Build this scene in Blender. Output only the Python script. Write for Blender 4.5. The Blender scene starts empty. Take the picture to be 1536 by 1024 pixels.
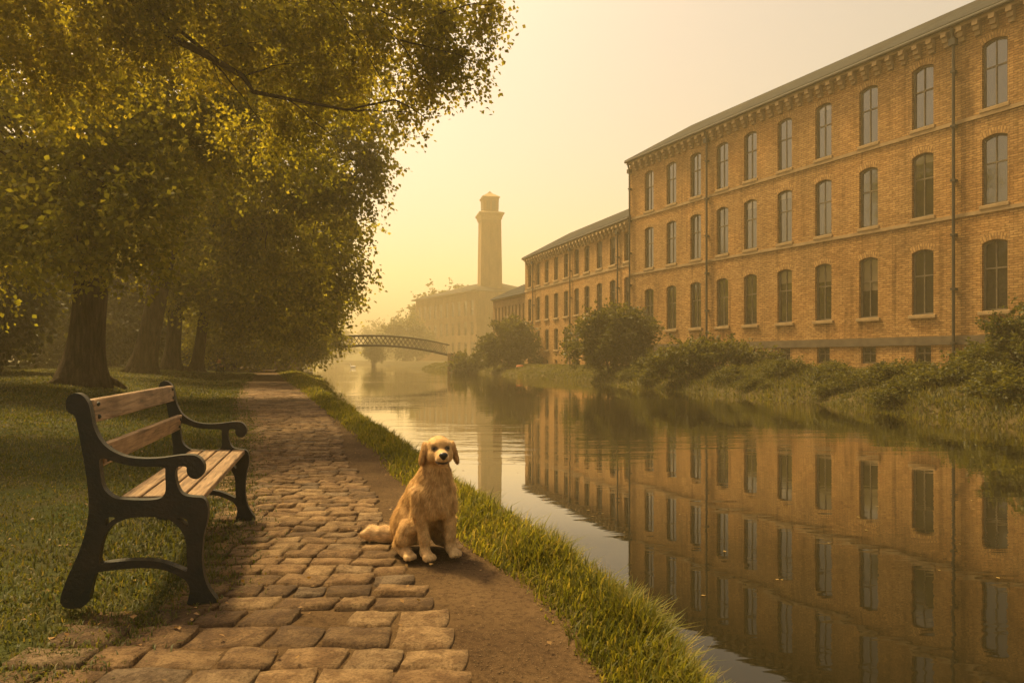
import bpy, bmesh, math, random
import numpy as np
from mathutils import Vector, Matrix
from mathutils.geometry import tessellate_polygon

C = bpy.context.scene.collection
S = bpy.context.scene
R = math.radians
CAMH, FPX, HX, HY = 1.08, 1000.0, 768.0, 538.0      # camera height, focal length in photo pixels, horizon

# ------------------------------------------------------------------ camera, sky, sun, exposure
cam = bpy.data.objects.new('camera', bpy.data.cameras.new('camera'))
C.objects.link(cam)
cam.location = (0, 0, CAMH)
cam.rotation_euler = (R(90), 0, 0)
cam.data.sensor_width = 36
cam.data.lens = 36 * FPX / 1536
cam.data.shift_y = 26 / 1536
cam.data.clip_end = 3000
cam.data.clip_start = 0.05
S.camera = cam

SUN_AZ, SUN_EL = -48.0, 61.0           # degrees right of straight ahead, degrees above the horizon
w = bpy.data.worlds.new('World'); S.world = w; w.use_nodes = True
nt = w.node_tree
bg = nt.nodes['Background']
sky = nt.nodes.new('ShaderNodeTexSky'); sky.sky_type = 'NISHITA'
sky.sun_disc = False
sky.sun_elevation = R(SUN_EL); sky.sun_rotation = R(SUN_AZ)
sky.dust_density = 6.0; sky.air_density = 1.0; sky.ozone_density = 0.6
tint = nt.nodes.new('ShaderNodeMix'); tint.data_type = 'RGBA'; tint.blend_type = 'MULTIPLY'
tint.inputs['Factor'].default_value = 1.0
tint.inputs[7].default_value = (1.0, 0.81, 0.55, 1)     # the whole sky is veiled in golden morning haze
nt.links.new(sky.outputs[0], tint.inputs[6])
nt.links.new(tint.outputs[2], bg.inputs[0])
bg.inputs[1].default_value = 0.15

sun = bpy.data.objects.new('sun', bpy.data.lights.new('sun', 'SUN')); C.objects.link(sun)
sun.data.energy = 5.0; sun.data.angle = R(7); sun.data.color = (1.0, 0.73, 0.33)
sd = Vector((math.sin(R(SUN_AZ)) * math.cos(R(SUN_EL)), math.cos(R(SUN_AZ)) * math.cos(R(SUN_EL)), math.sin(R(SUN_EL))))
sun.rotation_euler = sd.to_track_quat('Z', 'Y').to_euler()

S.view_settings.view_transform = 'Standard'; S.view_settings.look = 'None'
S.view_settings.gamma = 1; S.view_settings.exposure = 0.66
S.cycles.max_bounces = 8; S.cycles.diffuse_bounces = 5; S.cycles.glossy_bounces = 3
S.cycles.transmission_bounces = 2; S.cycles.volume_bounces = 1

HAZE_DENSITY = 0.0022

# ------------------------------------------------------------------ small helpers
def pt(px, py, Y):
    """a place at distance Y seen in the photo at (px, py)"""
    return np.array([(px - HX) / FPX * Y, Y, CAMH + (HY - py) / FPX * Y])

def ss(t):
    t = np.clip(t, 0, 1); return t * t * (3 - 2 * t)

def tag(o, label=None, cat=None, group=None, kind=None):
    if label: o['label'] = label
    if cat: o['category'] = cat
    if group: o['group'] = group
    if kind: o['kind'] = kind
    return o

def empty(name, loc=(0, 0, 0), rz=0.0):
    o = bpy.data.objects.new(name, None); C.objects.link(o)
    o.location = loc; o.rotation_euler = (0, 0, rz); o.empty_display_size = 0.2
    return o

class MB:
    """collects vertices and faces of one mesh"""
    def __init__(s): s.v = []; s.f = []; s.uv = []
    def add(s, vs, fs, uvs=None):
        b = len(s.v); s.v.extend([tuple(map(float, p)) for p in vs])
        s.f.extend([tuple(i + b for i in f) for f in fs])
        if uvs is not None: s.uv.extend(uvs)
    def box(s, x0, x1, y0, y1, z0, z1):
        vs = [(x0,y0,z0),(x1,y0,z0),(x1,y1,z0),(x0,y1,z0),(x0,y0,z1),(x1,y0,z1),(x1,y1,z1),(x0,y1,z1)]
        s.add(vs, [(0,3,2,1),(4,5,6,7),(0,1,5,4),(1,2,6,5),(2,3,7,6),(3,0,4,7)])
    def tube(s, pts, rad, seg=8, wob=0.0, rng=None, caps=True):
        pts = [Vector(p) for p in pts]; n = len(pts); vs = []; fs = []
        up = Vector((0.13, 0.31, 0.94)).normalized()
        ph = rng.random() * 6 if rng else 0
        for i, p in enumerate(pts):
            d = (pts[min(i+1, n-1)] - pts[max(i-1, 0)]).normalized()
            a = d.cross(up if abs(d.dot(up)) < .9 else Vector((1, 0, 0))).normalized(); b = d.cross(a).normalized()
            for k in range(seg):
                t = 2 * math.pi * k / seg
                r = rad[i] * (1 + wob * (math.sin(3*t + ph + i*.25) * .5 + math.sin(5*t + 2*ph + i*.1) * .35 + math.sin(8*t + i*.15) * .2))
                vs.append(p + a * (math.cos(t) * r) + b * (math.sin(t) * r))
        for i in range(n - 1):
            for k in range(seg):
                k2 = (k + 1) % seg
                fs.append((i*seg+k, i*seg+k2, (i+1)*seg+k2, (i+1)*seg+k))
        if caps:
            fs.append(tuple(range(seg))[::-1]); fs.append(tuple((n-1)*seg + k for k in range(seg)))
        s.add(vs, fs)
    def build(s, name, mat, parent=None, smooth=False):
        me = bpy.data.meshes.new(name); me.from_pydata(s.v, [], s.f); me.validate()
        if s.uv and len(s.uv) == len(me.loops):
            l = me.uv_layers.new(name='UVMap'); l.data.foreach_set('uv', np.array(s.uv, 'f').ravel())
        return link(name, me, mat, parent, smooth)

def link(name, me, mat, parent=None, smooth=False):
    if mat: me.materials.append(mat)
    if smooth: me.polygons.foreach_set('use_smooth', [True] * len(me.polygons))
    o = bpy.data.objects.new(name, me); C.objects.link(o)
    if parent: o.parent = parent
    return o

def fast_mesh(name, V, F, col=None):
    """numpy mesh: V (n,3), F list of (m,k) index arrays; optional per-vertex colour"""
    me = bpy.data.meshes.new(name)
    tot = np.concatenate([np.full(len(f), f.shape[1]) for f in F]); idx = np.concatenate([f.ravel() for f in F])
    me.vertices.add(len(V)); me.vertices.foreach_set('co', np.ascontiguousarray(V, 'f').ravel())
    me.loops.add(len(idx)); me.loops.foreach_set('vertex_index', idx.astype('i'))
    me.polygons.add(len(tot))
    me.polygons.foreach_set('loop_start', np.concatenate([[0], np.cumsum(tot)[:-1]]).astype('i'))
    me.polygons.foreach_set('loop_total', tot.astype('i'))
    me.update(calc_edges=True)
    if col is not None:
        a = me.color_attributes.new('tone', 'FLOAT_COLOR', 'POINT')
        c4 = np.ones((len(V), 4), 'f'); c4[:, :3] = col
        a.data.foreach_set('color', c4.ravel())
    return me

def copy_tree(o, parent=None):
    c = o.copy(); C.objects.link(c)
    if parent: c.parent = parent
    for ch in o.children: copy_tree(ch, c)
    return c

# ------------------------------------------------------------------ materials
class N:
    def __init__(s, name):
        s.m = bpy.data.materials.new(name); s.m.use_nodes = True; s.t = s.m.node_tree
        s.b = s.t.nodes['Principled BSDF']; s.out = s.t.nodes['Material Output']
    def n(s, kind, **kw):
        x = s.t.nodes.new('ShaderNode' + kind)
        for k, v in kw.items(): setattr(x, k, v)
        return x
    def l(s, a, b): s.t.links.new(a, b)
    def obj(s): return s.n('TexCoord').outputs['Object']
    def uv(s): return s.n('TexCoord').outputs['UV']
    def mapping(s, src, scale):
        x = s.n('Mapping'); x.inputs['Scale'].default_value = scale; s.l(src, x.inputs[0]); return x.outputs[0]
    def noise(s, src, scale, detail=4, rough=.55, dist=0):
        x = s.n('TexNoise'); x.inputs['Scale'].default_value = scale; x.inputs['Detail'].default_value = detail
        x.inputs['Roughness'].default_value = rough; x.inputs['Distortion'].default_value = dist
        s.l(src, x.inputs['Vector']); return x.outputs['Fac']
    def ramp(s, src, stops):
        x = s.n('ValToRGB'); e = x.color_ramp.elements
        while len(e) < len(stops): e.new(.5)
        for i, (p, c) in enumerate(stops): e[i].position = p; e[i].color = (*c, 1) if len(c) == 3 else c
        s.l(src, x.inputs[0]); return x.outputs[0]
    def mix(s, a, b, fac, mode='MIX'):
        x = s.n('Mix', data_type='RGBA', blend_type=mode)
        for sock, val in ((x.inputs[6], a), (x.inputs[7], b)):
            if isinstance(val, tuple): sock.default_value = (*val, 1)
            else: s.l(val, sock)
        if isinstance(fac, (int, float)): x.inputs[0].default_value = fac
        else: s.l(fac, x.inputs[0])
        return x.outputs[2]
    def bump(s, h, strength=.5, dist=.01):
        x = s.n('Bump'); x.inputs['Strength'].default_value = strength; x.inputs['Distance'].default_value = dist
        s.l(h, x.inputs['Height']); s.l(x.outputs[0], s.b.inputs['Normal']); return x
    def base(s, c, rough=.8, spec=.3):
        if isinstance(c, tuple): s.b.inputs['Base Color'].default_value = (*c, 1)
        else: s.l(c, s.b.inputs['Base Color'])
        s.b.inputs['Roughness'].default_value = rough; s.b.inputs['Specular IOR Level'].default_value = spec

def mk(name, c1, c2, scale=4, rough=.85, bump=.4, bscale=40, bdist=.01, spec=.25, stretch=None):
    m = N(name); o = m.obj()
    if stretch: o = m.mapping(o, stretch)
    f = m.noise(o, scale, 6); col = m.mix(c1, c2, m.ramp(f, [(.35, (0,0,0)), (.65, (1,1,1))]))
    m.base(col, rough, spec)
    if bump: m.bump(m.noise(o, bscale, 5), bump, bdist)
    return m.m

def leafmat(name, c1, c2, trans=.35, c3=None):
    m = N(name); g = m.n('NewGeometry'); r = g.outputs['Random Per Island']
    col = m.ramp(r, [(0, c1), (.75, c2), (1, c3 or c2)])
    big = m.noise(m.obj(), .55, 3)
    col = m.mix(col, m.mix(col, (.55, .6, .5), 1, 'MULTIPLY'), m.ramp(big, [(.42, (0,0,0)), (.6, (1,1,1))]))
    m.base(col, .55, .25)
    tr = m.n('BsdfTranslucent'); m.l(m.mix(m.mix(col, (3.0, 2.8, 1.6), 1, 'MULTIPLY'), (.20, .16, .02), .35), tr.inputs[0])
    mx = m.n('MixShader'); mx.inputs[0].default_value = trans
    m.l(m.b.outputs[0], mx.inputs[1]); m.l(tr.outputs[0], mx.inputs[2]); m.l(mx.outputs[0], m.out.inputs[0])
    return m.m

def brickmat(name, c1, c2, mort, bw=.30, bh=.10, stain=.6):
    m = N(name); uv = m.uv()
    wob = m.n('VectorMath', operation='ADD'); nz = m.n('TexNoise'); nz.inputs['Scale'].default_value = 6
    m.l(uv, nz.inputs['Vector']); sc = m.n('VectorMath', operation='SCALE'); sc.inputs['Scale'].default_value = .03
    m.l(nz.outputs['Color'], sc.inputs[0]); m.l(uv, wob.inputs[0]); m.l(sc.outputs[0], wob.inputs[1])
    b = m.n('TexBrick'); b.inputs['Scale'].default_value = 1; b.inputs['Brick Width'].default_value = bw
    b.inputs['Row Height'].default_value = bh; b.inputs['Mortar Size'].default_value = .013
    b.inputs['Mortar Smooth'].default_value = .3; b.inputs['Bias'].default_value = -.1
    b.inputs['Color1'].default_value = (*c1, 1); b.inputs['Color2'].default_value = (*c2, 1); b.inputs['Mortar'].default_value = (*mort, 1)
    m.l(wob.outputs[0], b.inputs['Vector'])
    s1 = m.noise(m.mapping(uv, (1, .35, 1)), .8, 6); s2 = m.noise(m.mapping(uv, (1, 3, 1)), 5, 4)
    col = m.mix(b.outputs[0], m.mix(b.outputs[0], (.5, .48, .42), 1, 'MULTIPLY'), m.ramp(s1, [(.38, (0,0,0)), (.68, (stain,)*3)]))
    col = m.mix(col, m.mix(col, (.62, .58, .5), 1, 'MULTIPLY'), m.ramp(s2, [(.45, (0,0,0)), (.62, (.9,)*3)]))
    s3 = m.noise(m.mapping(uv, (1.6, .10, 1)), 1.5, 5, .6); s4 = m.noise(uv, .22, 3)
    col = m.mix(col, m.mix(col, (.48, .45, .40), 1, 'MULTIPLY'), m.ramp(s3, [(.54, (0,0,0)), (.68, (.75,)*3)]))
    col = m.mix(col, m.mix(col, (1.12, 1.05, .95), 1, 'MULTIPLY'), m.ramp(s4, [(.45, (0,0,0)), (.6, (1,1,1))]))
    m.base(col, .9, .2)
    h = m.mix(b.outputs['Fac'], s2, .35)
    x = m.bump(h, .6, .012); x.invert = True
    return m.m

M = {}
M['brick'] = brickmat('warm_brick', (.48, .285, .10), (.31, .165, .052), (.185, .115, .047))
M['brick_far'] = brickmat('pale_brick', (.26, .16, .07), (.20, .12, .05), (.15, .10, .045), .4, .14)
M['stone_trim'] = mk('sandstone_trim', (.36, .245, .115), (.26, .175, .08), 3, .9, .4, 30)
M['stone_dark'] = mk('sooty_sandstone', (.13, .10, .06), (.09, .07, .045), 2.5, .9, .5, 20)
M['slate'] = brickmat('roof_slate', (.045, .046, .04), (.03, .031, .027), (.015, .015, .014), .45, .3)
M['slate'].node_tree.nodes['Principled BSDF'].inputs['Specular IOR Level'].default_value = .05
M['iron_paint'] = mk('dark_iron_paint', (.010, .013, .008), (.026, .020, .011), 9, .5, .8, 70, .006, .4)
M['rust_iron'] = mk('weathered_bridge_iron', (.035, .026, .014), (.024, .02, .012), 2, .7, .3, 12)
M['frame_paint'] = mk('aged_window_paint', (.16, .125, .07), (.10, .08, .045), 5, .6, .2, 60, .004)
M['pipe'] = mk('cast_iron_pipe', (.035, .032, .02), (.05, .042, .027), 4, .6, .3, 40)
m = N('window_glass'); rnd = m.n('ObjectInfo').outputs['Random']
dark = m.ramp(rnd, [(0, (.010, .010, .008)), (.5, (.028, .025, .017)), (1, (.015, .014, .010))])
def mth(op, a, b):
    x_ = m.n('Math', operation=op)
    for k_, v_ in enumerate((a, b)):
        if isinstance(v_, (int, float)): x_.inputs[k_].default_value = v_
        else: m.l(v_, x_.inputs[k_])
    return x_.outputs[0]
sep = m.n('SeparateXYZ'); m.l(m.obj(), sep.inputs[0])
drop = mth('ADD', mth('MULTIPLY', mth('FRACT', mth('MULTIPLY', rnd, 7.3), 0), 1.9), .9)          # some rooms have a blind pulled part of the way down
m.base(m.mix(dark, (.17, .135, .08), mth('MULTIPLY', mth('GREATER_THAN', sep.outputs['Z'], drop), mth('GREATER_THAN', rnd, .62))), .05, .9)
m.b.inputs['IOR'].default_value = 1.75
m.bump(m.noise(m.obj(), 1.6, 2), .06, .02); M['glass'] = m.m
M['bark'] = None
m = N('tree_bark'); o = m.mapping(m.obj(), (1, 1, .16))
f = m.noise(o, 9, 7, .65, .4); m.base(m.ramp(f, [(.3, (.022, .017, .009)), (.55, (.075, .052, .028)), (.75, (.13, .095, .05))]), .95, .1)
m.bump(f, 1.0, .06); M['bark'] = m.m
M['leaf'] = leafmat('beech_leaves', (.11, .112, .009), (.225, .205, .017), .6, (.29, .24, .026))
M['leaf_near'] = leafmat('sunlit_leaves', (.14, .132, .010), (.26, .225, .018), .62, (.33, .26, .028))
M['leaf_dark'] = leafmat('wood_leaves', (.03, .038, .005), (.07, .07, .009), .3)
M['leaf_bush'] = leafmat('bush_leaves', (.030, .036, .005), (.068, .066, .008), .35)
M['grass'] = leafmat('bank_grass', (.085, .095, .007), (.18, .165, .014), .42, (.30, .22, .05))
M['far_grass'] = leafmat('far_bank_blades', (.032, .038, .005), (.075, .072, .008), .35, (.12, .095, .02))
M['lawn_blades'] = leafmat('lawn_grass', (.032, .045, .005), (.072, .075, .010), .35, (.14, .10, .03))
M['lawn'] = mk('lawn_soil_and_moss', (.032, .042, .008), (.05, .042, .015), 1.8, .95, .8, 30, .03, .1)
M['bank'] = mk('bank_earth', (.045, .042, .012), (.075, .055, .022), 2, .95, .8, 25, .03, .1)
M['bed'] = mk('canal_mud', (.03, .024, .012), (.02, .016, .01), 2, .9, .3, 10)
# dirt beside and between the setts
m = N('trodden_dirt'); o = m.obj(); a = m.noise(o, 2.2, 6); b_ = m.noise(o, 45, 6, .7); c_ = m.noise(o, 180, 3, .6)
col = m.ramp(a, [(.3, (.062, .035, .015)), (.5, (.10, .060, .026)), (.7, (.13, .080, .036))])
col = m.mix(col, m.mix(col, (.45, .42, .36), 1, 'MULTIPLY'), m.ramp(b_, [(.46, (0,0,0)), (.62, (.85,)*3)]))
col = m.mix(col, (.24, .165, .085), m.ramp(c_, [(.60, (0,0,0)), (.70, (.8,)*3)]))
m.base(col, .95, .15); m.bump(m.mix(b_, c_, .5), .9, .018); M['dirt'] = m.m
# setts
m = N('worn_setts'); o = m.obj(); g = m.n('NewGeometry').outputs['Random Per Island']
a = m.noise(o, 11, 8, .68); b_ = m.noise(o, 90, 8, .75); d_ = m.noise(o, .9, 3)
col = m.ramp(g, [(0, (.14, .085, .036)), (.3, (.22, .135, .058)), (.6, (.29, .18, .08)), (.85, (.33, .22, .105)), (1, (.19, .135, .08))])
col = m.mix(col, m.mix(col, (.58, .52, .45), 1, 'MULTIPLY'), m.ramp(a, [(.44, (0,0,0)), (.56, (1,1,1))]))
col = m.mix(col, m.mix(col, (.5, .46, .4), 1, 'MULTIPLY'), m.ramp(b_, [(.46, (0,0,0)), (.6, (.95,)*3)]))
col = m.mix(col, m.mix(col, (.7, .66, .6), 1, 'MULTIPLY'), m.ramp(d_, [(.45, (0,0,0)), (.6, (1,1,1))]))
m.base(col, .8, .3); m.bump(m.mix(a, b_, .6), 1.0, .030); M['sett'] = m.m
# oak slats
m = N('weathered_oak'); o = m.mapping(m.obj(), (60, 4, 60)); a = m.noise(o, 1, 6, .6, .6)
o2 = m.obj(); b_ = m.noise(o2, 5, 4)
col = m.ramp(a, [(.32, (.07, .042, .02)), (.48, (.20, .122, .06)), (.62, (.28, .182, .098)), (.8, (.38, .265, .155))])
col = m.mix(col, m.mix(col, (.6, .55, .48), 1, 'MULTIPLY'), m.ramp(b_, [(.5, (0,0,0)), (.7, (1,1,1))]))
m.base(col, .6, .35); m.bump(a, .8, .006); M['oak'] = m.m
# still water
m = N('canal_water'); m.base((.012, .010, .004), .015, .5); m.b.inputs['IOR'].default_value = 1.33
o = m.obj(); n1 = m.noise(m.mapping(o, (.45, 2.6, 1)), 1.0, 3, .5, .3); n2 = m.noise(m.mapping(o, (1.6, 9, 1)), 1.0, 2, .5)
band = m.ramp(m.noise(m.mapping(o, (.05, .16, 1)), 1, 3), [(.44, (.12,)*3), (.62, (1,1,1))])
h = m.mix(m.mix(n1, n2, .22), (.5, .5, .5), .0)
x = m.bump(h, .12, .05); st = m.n('Math', operation='MULTIPLY'); st.inputs[1].default_value = .32; m.l(band, st.inputs[0]); m.l(st.outputs[0], x.inputs['Strength'])
lw = m.n('LayerWeight'); gl = m.n('BsdfGlossy'); gl.inputs['Roughness'].default_value = .015; gl.inputs['Color'].default_value = (.96, .93, .86, 1)
m.l(x.outputs[0], gl.inputs['Normal'])
mx = m.n('MixShader'); m.l(m.ramp(lw.outputs['Facing'], [(.60, (.0,)*3), (.74, (.08,)*3), (.83, (.60,)*3), (.93, (.92,)*3)]), mx.inputs[0])
m.l(m.b.outputs[0], mx.inputs[1]); m.l(gl.outputs[0], mx.inputs[2]); m.l(mx.outputs[0], m.out.inputs[0])
M['water'] = m.m
def attr_mat(name, rough=.8, sheen=0, bs=120, bstr=.3):
    m = N(name); a = m.n('Attribute'); a.attribute_name = 'tone'
    f = m.noise(m.obj(), 26, 5); col = m.mix(a.outputs['Color'], m.mix(a.outputs['Color'], (.68, .62, .55), 1, 'MULTIPLY'), m.ramp(f, [(.4, (0,0,0)), (.65, (1,1,1))]))
    m.base(col, rough, .2); m.b.inputs['Sheen Weight'].default_value = sheen
    if bstr: m.bump(m.noise(m.mapping(m.obj(), (1, 1, .35)), bs, 4), bstr, .01)
    return m.m
M['fur'] = attr_mat('golden_fur', .8, .25)
M['nose'] = mk('wet_black_nose', (.012, .011, .009), (.02, .018, .014), 30, .35, .3, 200, .002, .5)
M['eye'] = mk('dark_brown_eye', (.010, .007, .004), (.018, .010, .005), 30, .12, 0)
M['cloth'] = attr_mat('clothing', .9, 0, 40, .2)
M['white_feather'] = mk('white_feathers', (.75, .72, .64), (.62, .58, .5), 6, .8, .3, 30)
M['boat_pale'] = mk('bleached_boat_paint', (.55, .47, .34), (.42, .35, .24), 3, .6, .2, 20)
M['boat_red'] = mk('faded_orange_paint', (.50, .14, .035), (.38, .11, .03), 3, .55, .2, 20)

# ------------------------------------------------------------------ the ground plan: edges as functions of distance Y
WZ = -0.38
def line(pts):
    a = np.array(pts, float); return lambda y: np.interp(y, a[:, 1], a[:, 0])
eL = line([(-1.7,-40),(-1.71,2.4),(-1.62,2.75),(-1.55,3.2),(-1.82,4.12),(-2.5,5.93),(-3.88,9.64),(-7.0,17.4),(-11.6,29.2),(-18.8,49),(-25,62),(-34,80),(-110,235)])
eD = line([(.45,-40),(.12,0),(-.2,2.56),(-.39,3.07),(-.66,3.7),(-1.11,5.35),(-1.92,7.6),(-2.45,9.6),(-4.9,17),(-9.2,29),(-16,47),(-22.8,62),(-31.5,80),(-107,235)])
eR = line([(1.4,-40),(.75,0),(.36,2.22),(.247,2.69),(.104,3.25),(-.187,3.9),(-.6,5.1),(-1.05,6.28),(-2.1,9.23),(-4.64,16.1),(-7.3,23),(-15.4,45),(-21.8,62),(-30.5,80),(-106,235)])
eW = line([(2.2,-40),(1.12,1.0),(.86,2.9),(.74,3.4),(.58,4.0),(.24,5.0),(.0,5.6),(-1.0,8.8),(-3.8,16.6),(-7.9,30),(-13.4,47),(-19.4,66),(-31,105),(-45,150),(-68,228),(-70,235)])
eF = line([(16,-40),(12.5,-5),(11,8),(10.4,16),(9.8,22),(7.8,28.5),(4.0,43),(.65,54),(-2.2,64),(-5.2,72),(-8.2,80),(-16.5,105),(-31,150),(-66,228),(-69,235)])
ROWS = np.concatenate([np.arange(-40, 0, 4), np.arange(0, 16, .25), np.arange(16, 60, 1.), np.arange(60, 236, 5), np.arange(236, 300, 10)])

def wob(x, y, s=1.0):
    return (np.sin(x*1.7*s + y*.9*s) + np.sin(x*.83*s - y*1.31*s + 1.3) + np.sin(x*2.9*s + y*2.3*s + 4) * .5) / 2.5
def z_lawn(d, x, y):
    return -.015 + .015 * ss(d / .3) + .45 * ss((d - .5) / 7) + .35 * ss((d - 20) / 60) + .03 * ss((d - .4) / 1.5) * wob(x, y)
def z_bank(t, x, y):
    return -.018 * (1 - ss(t / .12)) + .045 * np.sin(np.clip(t, 0, .62) / .62 * np.pi) + .015 * wob(x, y, 2.2) * np.sin(np.pi * np.clip(t, 0, 1)) - .50 * ss((t - .28) / .72)
def z_far(d, x, y):
    return -.50 + .42 * ss(d / .7) + .58 * ss((d - .3) / 2.4) + .05 * ss(d / 3) * wob(x, y, .8)

def sheet(name, xs_of, zs_of, ncol, mat, label, smooth=True):
    X = np.array([xs_of(y) for y in ROWS]); Y = np.repeat(ROWS[:, None], ncol, 1)
    Z = zs_of(X, Y)
    V = np.stack([X, Y, Z], -1).reshape(-1, 3)
    n, k = len(ROWS), ncol
    i = (np.arange(n - 1)[:, None] * k + np.arange(k - 1)[None]).ravel()
    o = link(name, fast_mesh(name, V, [np.stack([i, i+1, i+k+1, i+k], 1)]), mat, None, smooth)
    tag(o, label, kind='structure'); return o

dl = np.array([0,.06,.12,.2,.3,.45,.6,.8,1,1.3,1.6,2,2.5,3,3.6,4.2,5,6,7,8,10,12,15,20,28,40,60,90])[::-1]
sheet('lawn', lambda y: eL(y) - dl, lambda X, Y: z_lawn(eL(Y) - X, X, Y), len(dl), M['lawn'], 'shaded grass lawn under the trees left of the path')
tp = np.linspace(0, 1, 14)
sheet('path_bed', lambda y: (eL(y) - .02) + (eR(y) + .04 - eL(y)) * tp, lambda X, Y: -.013 + .005 * wob(X, Y, 3), 14, M['dirt'], 'trodden earth of the towpath between and beside the setts')
tb = np.linspace(0, 1.6, 22)
sheet('grass_bank', lambda y: eR(y) + (eW(y) - eR(y)) * tb, lambda X, Y: z_bank((X - eR(Y)) / (eW(Y) - eR(Y)), X, Y), 22, M['bank'], 'grass verge sloping from the towpath to the canal')
tw = np.linspace(0, 1, 3)
sheet('canal_bed', lambda y: (eW(y) + (eW(y) - eR(y)) * .55) * (1 - tw) + (eF(y) + .1) * tw, lambda X, Y: X * 0 - .9 - 0.0 * Y, 3, M['bed'], 'muddy bed below the canal water')
sheet('canal_water', lambda y: (eW(y) - .35) * (1 - tw) + (eF(y) + .35) * tw, lambda X, Y: X * 0 + WZ, 3, M['water'], 'still brown canal water mirroring sky and mill')
df = np.array([-.5,-.2,0,.15,.3,.5,.7,.9,1.2,1.6,2,2.6,3.3,4.2,5.5,7,9,12,16,22,30,45,70,100])
sheet('far_bank', lambda y: eF(y) + df, lambda X, Y: z_far(X - eF(Y), X, Y), len(df), M['bank'], 'grassy far bank rising to the foot of the mill')

# hills at the end of the valley
rg = random.Random(5)
hv, hf = [], []
nx, ny = 60, 10
for j in range(ny):
    for i in range(nx):
        x = -220 + 380 * i / (nx - 1); y = 295 + 150 * j / (ny - 1)
        t = j / (ny - 1)
        h = 22 * math.sin(min(t * 1.5, 1) * math.pi / 2) * (.65 + .25 * math.sin(x * .03 + 2) + .12 * math.sin(x * .09 + j)) - 1.2
        hv.append((x, y, h if j else -1.2))
for j in range(ny - 1):
    for i in range(nx - 1): hf.append((j*nx+i, j*nx+i+1, (j+1)*nx+i+1, (j+1)*nx+i))
hm = MB(); hm.add(hv, hf)
tag(hm.build('hills', mk('wooded_hillside', (.05, .052, .015), (.03, .035, .01), .15, .95, .8, 1.2, .6), None, True), 'low wooded hillside at the end of the canal', kind='structure')
# ground sheet under everything
g = MB(); g.add([(-230,-60,-1.25),(230,-60,-1.25),(230,480,-1.25),(-230,480,-1.25)], [(0,1,2,3)])
tag(g.build('ground', M['bed'], None), 'flat earth below lawn, canal and banks', kind='structure')

# ------------------------------------------------------------------ setts of the towpath
rs = np.random.default_rng(11)
V = []; F = []; nv = 0
GU, GV = 8, 7
gu = np.linspace(-1, 1, GU); gv = np.linspace(-1, 1, GV)
UU, VV = np.meshgrid(gu, gv, indexing='ij')
ii = (np.arange(GU - 1)[:, None] * GV + np.arange(GV - 1)[None]).ravel()
QF = np.stack([ii, ii + GV, ii + GV + 1, ii + 1], 1)
y = .9
while y < 31:
    pitch = .136 + .046 * float(np.clip((3.6 - y) / 1.1, 0, 1)) + .012 * max(0, y - 8)
    pitch *= rs.uniform(.93, 1.07)
    yc = y + pitch / 2
    xr = float(eD(yc)) + rs.uniform(-.03, .03); xl = float(eL(yc)) - rs.uniform(-.06, .14)
    if 2.9 < yc < 4.3: xl += .12
    x = xr
    while x > xl:
        wd = pitch * rs.uniform(.95, 1.7)
        cx = x - wd / 2
        gap = .004 + .006 * rs.random() ** 2
        hw, hh = wd / 2 - gap, pitch / 2 - gap * 1.05
        if rs.random() > .008:
            pw = 16.0
            u, v = UU, VV
            rr = (np.abs(u) ** pw + np.abs(v) ** pw) ** (1 / pw); k = np.where(rr > 1e-6, np.maximum(np.abs(u), np.abs(v)) / np.maximum(rr, 1e-6), 1)
            X = cx + hw * u * k; Yp = yc + hh * v * k
            ph = rs.uniform(0, 6, 4)
            edge = np.maximum(np.abs(u), np.abs(v))
            X = X + .005 * np.sin(v * 2.2 + ph[0]) ; Yp = Yp + .005 * np.sin(u * 2.4 + ph[1]) + (u * rs.uniform(-.005, .005))
            top = .004 + rs.uniform(-.006, .006) + .003 * np.sin(u * 2.5 + ph[2]) * np.sin(v * 2.1 + ph[3]) + rs.normal(0, .0014, u.shape) + u * rs.uniform(-.005, .005) + v * rs.uniform(-.006, .006)
            Z = np.where(edge > .99, -.016, np.where(edge > .66, top - .0012 - np.abs(rs.normal(0, .0022, u.shape)), top + rs.normal(0, .0012, u.shape)))
            # the ring next to the rim sits close to it so that the edge is rounded, not sloped
            s = np.where(np.abs(u) > .99, 1, 1.0)
            P = np.stack([X, Yp, Z], -1)
            inner = (edge <= .99) & (edge > .6)
            c = np.array([cx, yc, 0])
            f = np.where(inner, 1.36, 1.0)[..., None]
            P[..., :2] = c[:2] + (P[..., :2] - c[:2]) * f
            V.append(P.reshape(-1, 3)); F.append(QF + nv); nv += GU * GV
        x -= wd
    y += pitch
o = link('path_setts', fast_mesh('path_setts', np.concatenate(V), [np.concatenate(F)]), M['sett'], None, True)
tag(o, 'rows of worn stone setts paving the towpath', kind='structure')

# stone edging at the water, seen bottom right
cop = MB(); yy = .6; rc = random.Random(3)
while yy < 5.0:
    ln = rc.uniform(.5, .8); y1 = yy + ln - .012
    xa, xb = float(eW(yy)), float(eW(y1)); wv = .16
    za = -.335 + rc.uniform(-.008, .008)
    vs = [(xa-wv,yy,-.7),(xa+.03,yy,-.7),(xb+.03,y1,-.7),(xb-wv,y1,-.7),(xa-wv,yy,za),(xa+.03,yy,za),(xb+.03,y1,za),(xb-wv,y1,za)]
    cop.add(vs, [(0,3,2,1),(4,5,6,7),(0,1,5,4),(1,2,6,5),(2,3,7,6),(3,0,4,7)]); yy += ln
o = cop.build('canal_edging', mk('pale_edging_stone', (.34, .25, .14), (.25, .18, .10), 4, .85, .5, 25), None)
bv = o.modifiers.new('bevel', 'BEVEL'); bv.width = .012; bv.segments = 2
tag(o, 'pale stone edging along the water at the foot of the grass verge', kind='structure')

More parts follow.
